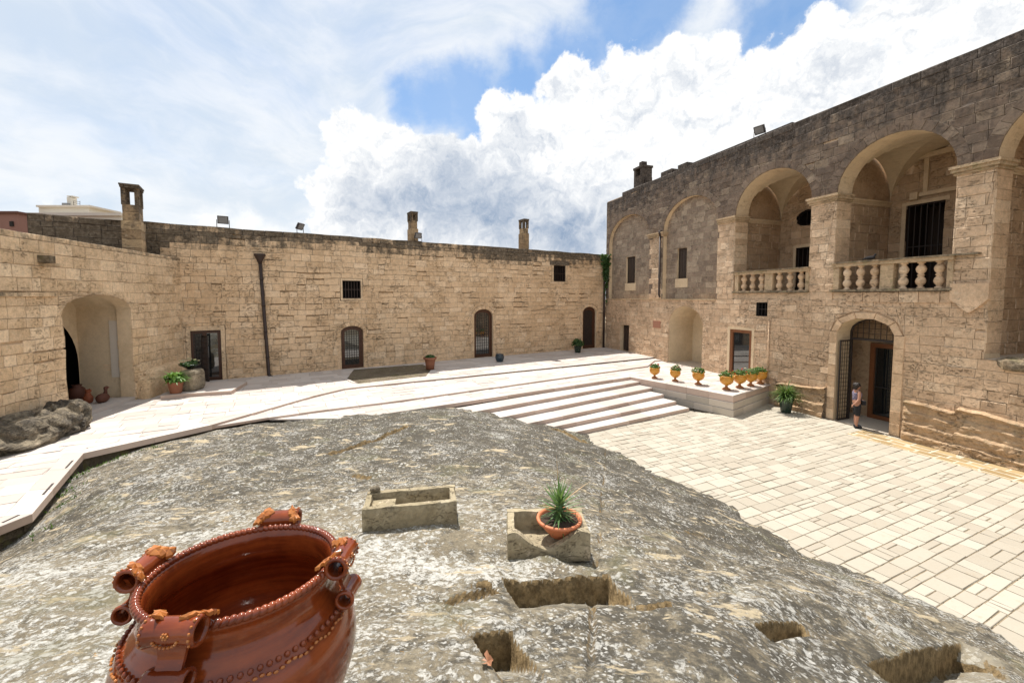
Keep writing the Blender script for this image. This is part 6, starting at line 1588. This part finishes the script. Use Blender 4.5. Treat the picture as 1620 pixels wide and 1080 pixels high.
for hx, hy in ((440, 828), (236, 905), (288, 985), (533, 890)):
    th = th_of(hx, hy); e = ux * math.cos(th) + uy * math.sin(th); t = -ux * math.sin(th) + uy * math.cos(th); c = up_(.352, th, .012)
    h = empty('scroll_handle', c); h.parent = urn; h.location = Vector(c) - ORG[urn.name]
    def scroll(cen, L, r, nm):
        Mx = Matrix(((e[0], un[0], t[0]), (e[1], un[1], t[1]), (e[2], un[2], t[2])))
        mb = MB(); mb.lathe([(r * .72, -L * .4), (r * .70, -L / 2), (r * .95, -L / 2 - .004), (r * 1.08, -L / 2 + .006), (r * 1.0, -L / 2 + .018), (r * .93, -L * .25), (r * .95, 0), (r * .93, L * .25), (r * 1.0, L / 2 - .018), (r * 1.08, L / 2 - .006), (r * .95, L / 2 + .004), (r * .70, L / 2), (r * .72, L * .4), (r * .72, -L * .4)], cen, 28, Mx)
        return mb.build(nm, M['glaze'], h)
    c1 = c + e * .022 + un * .012; c2 = up_(.402, th, -.112)
    scroll(c1, .160, .043, 'upper_scroll'); scroll(c2, .125, .035, 'lower_scroll')
    mb = MB(); vs = []; fs = []   # curled strap joining both scrolls
    n_ = 14
    for i in range(n_ + 1):
        s_ = i / n_; p = c1 + e * (.012 - .022 * math.sin(s_ * PI)) + (c2 - c1) * s_
        w_ = .062 - .018 * s_ - .012 * math.sin(s_ * PI)
        for q, dd in ((-1, 0), (-1, 1), (1, 1), (1, 0)): vs.append(p + t * w_ * q + e * (.010 if dd else -.004))
    for i in range(n_):
        for k in range(4): k2 = (k + 1) % 4; fs.append((i * 4 + k, i * 4 + k2, i * 4 + 4 + k2, i * 4 + 4 + k))
    mb.add(vs, fs); mb.build('strap', M['glaze'], h)
    # applied jagged leaves where the scroll meets the rim
    for s_ in (-1, 1):
        for q in range(3):
            mb = MB()
            o_ = c1 + t * s_ * (.052 + .014 * q) + un * (.044 - .010 * q) - e * (.012 + .019 * q)
            pts = []; n2 = 14; R0 = .030 - .003 * q; ph = random.random() * 6
            ax1 = t * s_ * .85 - e * .3; ax2 = -e * .7 - un * .35
            for k in range(n2):
                a = 2 * PI * k / n2; r = R0 * (1.05 if k % 2 == 0 else .74) * random.uniform(.85, 1.15) * (1 + .25 * math.cos(2 * a + ph)); pts.append(o_ + ax1 * math.cos(a) * r + ax2 * math.sin(a) * r + un * random.uniform(-.006, .007))
            cc = o_ + un * .010
            for k in range(n2): mb.face([cc, pts[k], pts[(k + 1) % n2]])
            for k in range(n2): a_, b_ = pts[k], pts[(k + 1) % n2]; mb.face([a_, a_ - un * .012, b_ - un * .012, b_])
            mb.build('applied_leaf', M['glaze_och'], h)
    mb = MB()
    for k in range(6): a = 2 * PI * k / 6; blob(mb, c1 + e * .041 + un * .010 + (t * math.cos(a) + un * math.sin(a)) * .008, (.004, .004, .004), n=4)
    blob(mb, c1 + e * .044 + un * .010, (.004, .004, .004), n=4)
    for k in range(9): a = PI + PI * (k + .5) / 9; blob(mb, c1 + e * (.041) + t * math.cos(a) * .036 + un * (-.004 + math.sin(a) * .02), (.005, .005, .004), n=4)
    for s_ in (-1, 1):
        for k in range(9): a = PI * (k - 1) / 8; blob(mb, c1 + t * s_ * .074 + (e * math.cos(a) + un * math.sin(a)) * .0465, (.0045, .0045, .0045), n=4)
    mb.build('applied_beads', M['glaze_och'], h, kind='stuff')

# ================================================================== PERSON
PC = onz(1353, 676, .004); fa_ = R(-8); pf = np.array([math.cos(fa_), math.sin(fa_), 0]); pl = np.array([-pf[1], pf[0], 0])
def L3(p): return PC + pf * p[0] + pl * p[1] + Z3 * p[2]
def skin(name, pts, edges, root, mat, parent, sub=2):
    me = bpy.data.meshes.new(name); me.from_pydata([tuple(L3(p[:3]) - PC) for p in pts], edges, []); o = bpy.data.objects.new(name + '_src', me); COL.objects.link(o)
    md = o.modifiers.new('s', 'SKIN'); md.use_smooth_shade = True
    for i, v in enumerate(me.skin_vertices[0].data):
        r = pts[i][3]; v.radius = (r, r) if not isinstance(r, tuple) else r; v.use_root = (i == root)
    o.modifiers.new('u', 'SUBSURF').levels = sub; o.modifiers['u'].render_levels = sub
    dg = bpy.context.evaluated_depsgraph_get(); dg.update(); m2 = bpy.data.meshes.new_from_object(o.evaluated_get(dg)); bpy.data.objects.remove(o); bpy.data.meshes.remove(me)
    m2.materials.clear(); m2.materials.append(mat); m2.name = name
    r = bpy.data.objects.new(name, m2); COL.objects.link(r); r.parent = parent; return r
per = empty('person', PC, 'woman in a patterned blue sleeveless top and black knee-length trousers standing in the palace doorway', 'person')
body = [(0, 0, .88, .12), (0, 0, 1.0, .115), (.01, 0, 1.15, .125), (0, 0, 1.29, .09), (.0, 0, 1.36, .048), (.02, 0, 1.43, .075), (.03, 0, 1.49, .082), (.02, 0, 1.545, .05),
        (-.02, -.09, .82, .095), (.0, -.09, .46, .055), (-.02, -.09, .27, .055), (-.03, -.09, .09, .033), (.05, -.09, .035, .032), (.12, -.09, .025, .022),
        (.02, .09, .82, .095), (.06, .09, .46, .055), (.05, .09, .27, .055), (.05, .09, .09, .033), (.13, .09, .035, .032), (.20, .09, .025, .022),
        (-.01, -.15, 1.28, .058), (-.05, -.21, 1.05, .043), (-.16, -.2, .90, .033), (-.21, -.17, .85, .026),
        (.0, .15, 1.28, .058), (.06, .21, 1.05, .043), (.19, .14, .98, .033), (.25, .10, .96, .026)]
be = [(0, 1), (1, 2), (2, 3), (3, 4), (4, 5), (5, 6), (6, 7), (0, 8), (8, 9), (9, 10), (10, 11), (11, 12), (12, 13), (0, 14), (14, 15), (15, 16), (16, 17), (17, 18), (18, 19), (3, 20), (20, 21), (21, 22), (22, 23), (3, 24), (24, 25), (25, 26), (26, 27)]
def hand(i0, c, d, s):
    d = np.array(d); d = d / np.linalg.norm(d); sd = np.cross(d, [0, 0, 1.]); sd /= np.linalg.norm(sd); nn = np.cross(sd, d)
    for k in range(5):
        b = len(body); o_ = np.array(c) + sd * (k - 2) * .013; L = [.045, .07, .078, .072, .055][k]
        dd = d + sd * (k - 2) * .12 + (sd * -.6 if k == 0 else 0)
        for q in range(3):
            p = o_ + dd * L * (q + .4) / 2.4 - nn * .012 * q * q; body.append((p[0], p[1], p[2], .0085 - .001 * q)); be.append((i0 if q == 0 else b + q - 1, b + q))
hand(23, (-.225, -.165, .835), (-.5, .1, -.6), 1); hand(27, (.27, .09, .955), (.8, -.3, -.2), -1)
skin('body', body, be, 0, M['skin'], per)
top = [(0, 0, .93, .128), (0, 0, 1.02, .13), (.015, 0, 1.15, .14), (0, 0, 1.28, .105), (0, -.13, 1.285, .068), (0, .13, 1.285, .068)]
skin('sleeveless_top', top, [(0, 1), (1, 2), (2, 3), (3, 4), (3, 5)], 0, M['cloth_blu'], per)
tr = [(0, 0, .93, .132), (0, 0, .87, .135), (-.02, -.09, .80, .112), (0, -.09, .52, .082), (-.0, -.09, .42, .078), (.02, .09, .80, .112), (.06, .09, .52, .082), (.06, .09, .42, .078)]
skin('trousers', tr, [(0, 1), (1, 2), (2, 3), (3, 4), (1, 5), (5, 6), (6, 7)], 0, M['cloth_blk'], per)
mb = MB(); blob(mb, L3((-.015, 0, 1.505)), (.105, .092, .095), pf, 14, seed=7); blob(mb, L3((-.06, 0, 1.43)), (.06, .08, .08), pf, 10, seed=9)
for k in range(60):
    a = random.random() * 6.28; e_ = random.uniform(-.2, 1.4); d_ = (math.cos(a) * math.cos(e_), math.sin(a) * math.cos(e_), math.sin(e_))
    if d_[0] > .55 and d_[2] < .6: continue
    blob(mb, L3((-.015 + d_[0] * .1, d_[1] * .09, 1.50 + d_[2] * .085)), (.028, .028, .026), pf, 5, seed=k)
mb.sm = [True] * len(mb.sm); mb.build('hair', M['hair'], per)
mb = MB(); blob(mb, L3((.115, 0, 1.455)), (.02, .012, .016), pf, 6)
for s in (-1, 1): blob(mb, L3((.02, .083 * s, 1.46)), (.018, .01, .028), pf, 6)
mb.build('nose_and_ears', M['skin'], per)
mb = MB()
for s in (-1, 1): blob(mb, L3((.098, .03 * s, 1.475)), (.012, .012, .008), pf, 6)
mb.build('eye', M['cloth_blk'], per)
mb = MB(); blob(mb, L3((.108, 0, 1.41)), (.008, .022, .006), pf, 6); mb.build('mouth', M['terra_dk'], per)
for s, x in ((-1, -.02), (1, .06)):
    mb = MB(); blob(mb, L3((x + .05, .09 * s, .04)), (.125, .048, .045), pf, 8, pw=3); mb.build('shoe', M['cloth_blk'], per)
mb = MB(); mb.tube([L3((-.08, -.12, 1.30)), L3((.03, -.135, 1.15)), L3((.12, -.06, 1.0)), L3((.17, .02, .93))], .014, 6); mb.box(L3((.19, 0, .90)), pf * .06, pl * .09, Z3 * .07); mb.build('waist_bag', M['cloth_blk'], per)
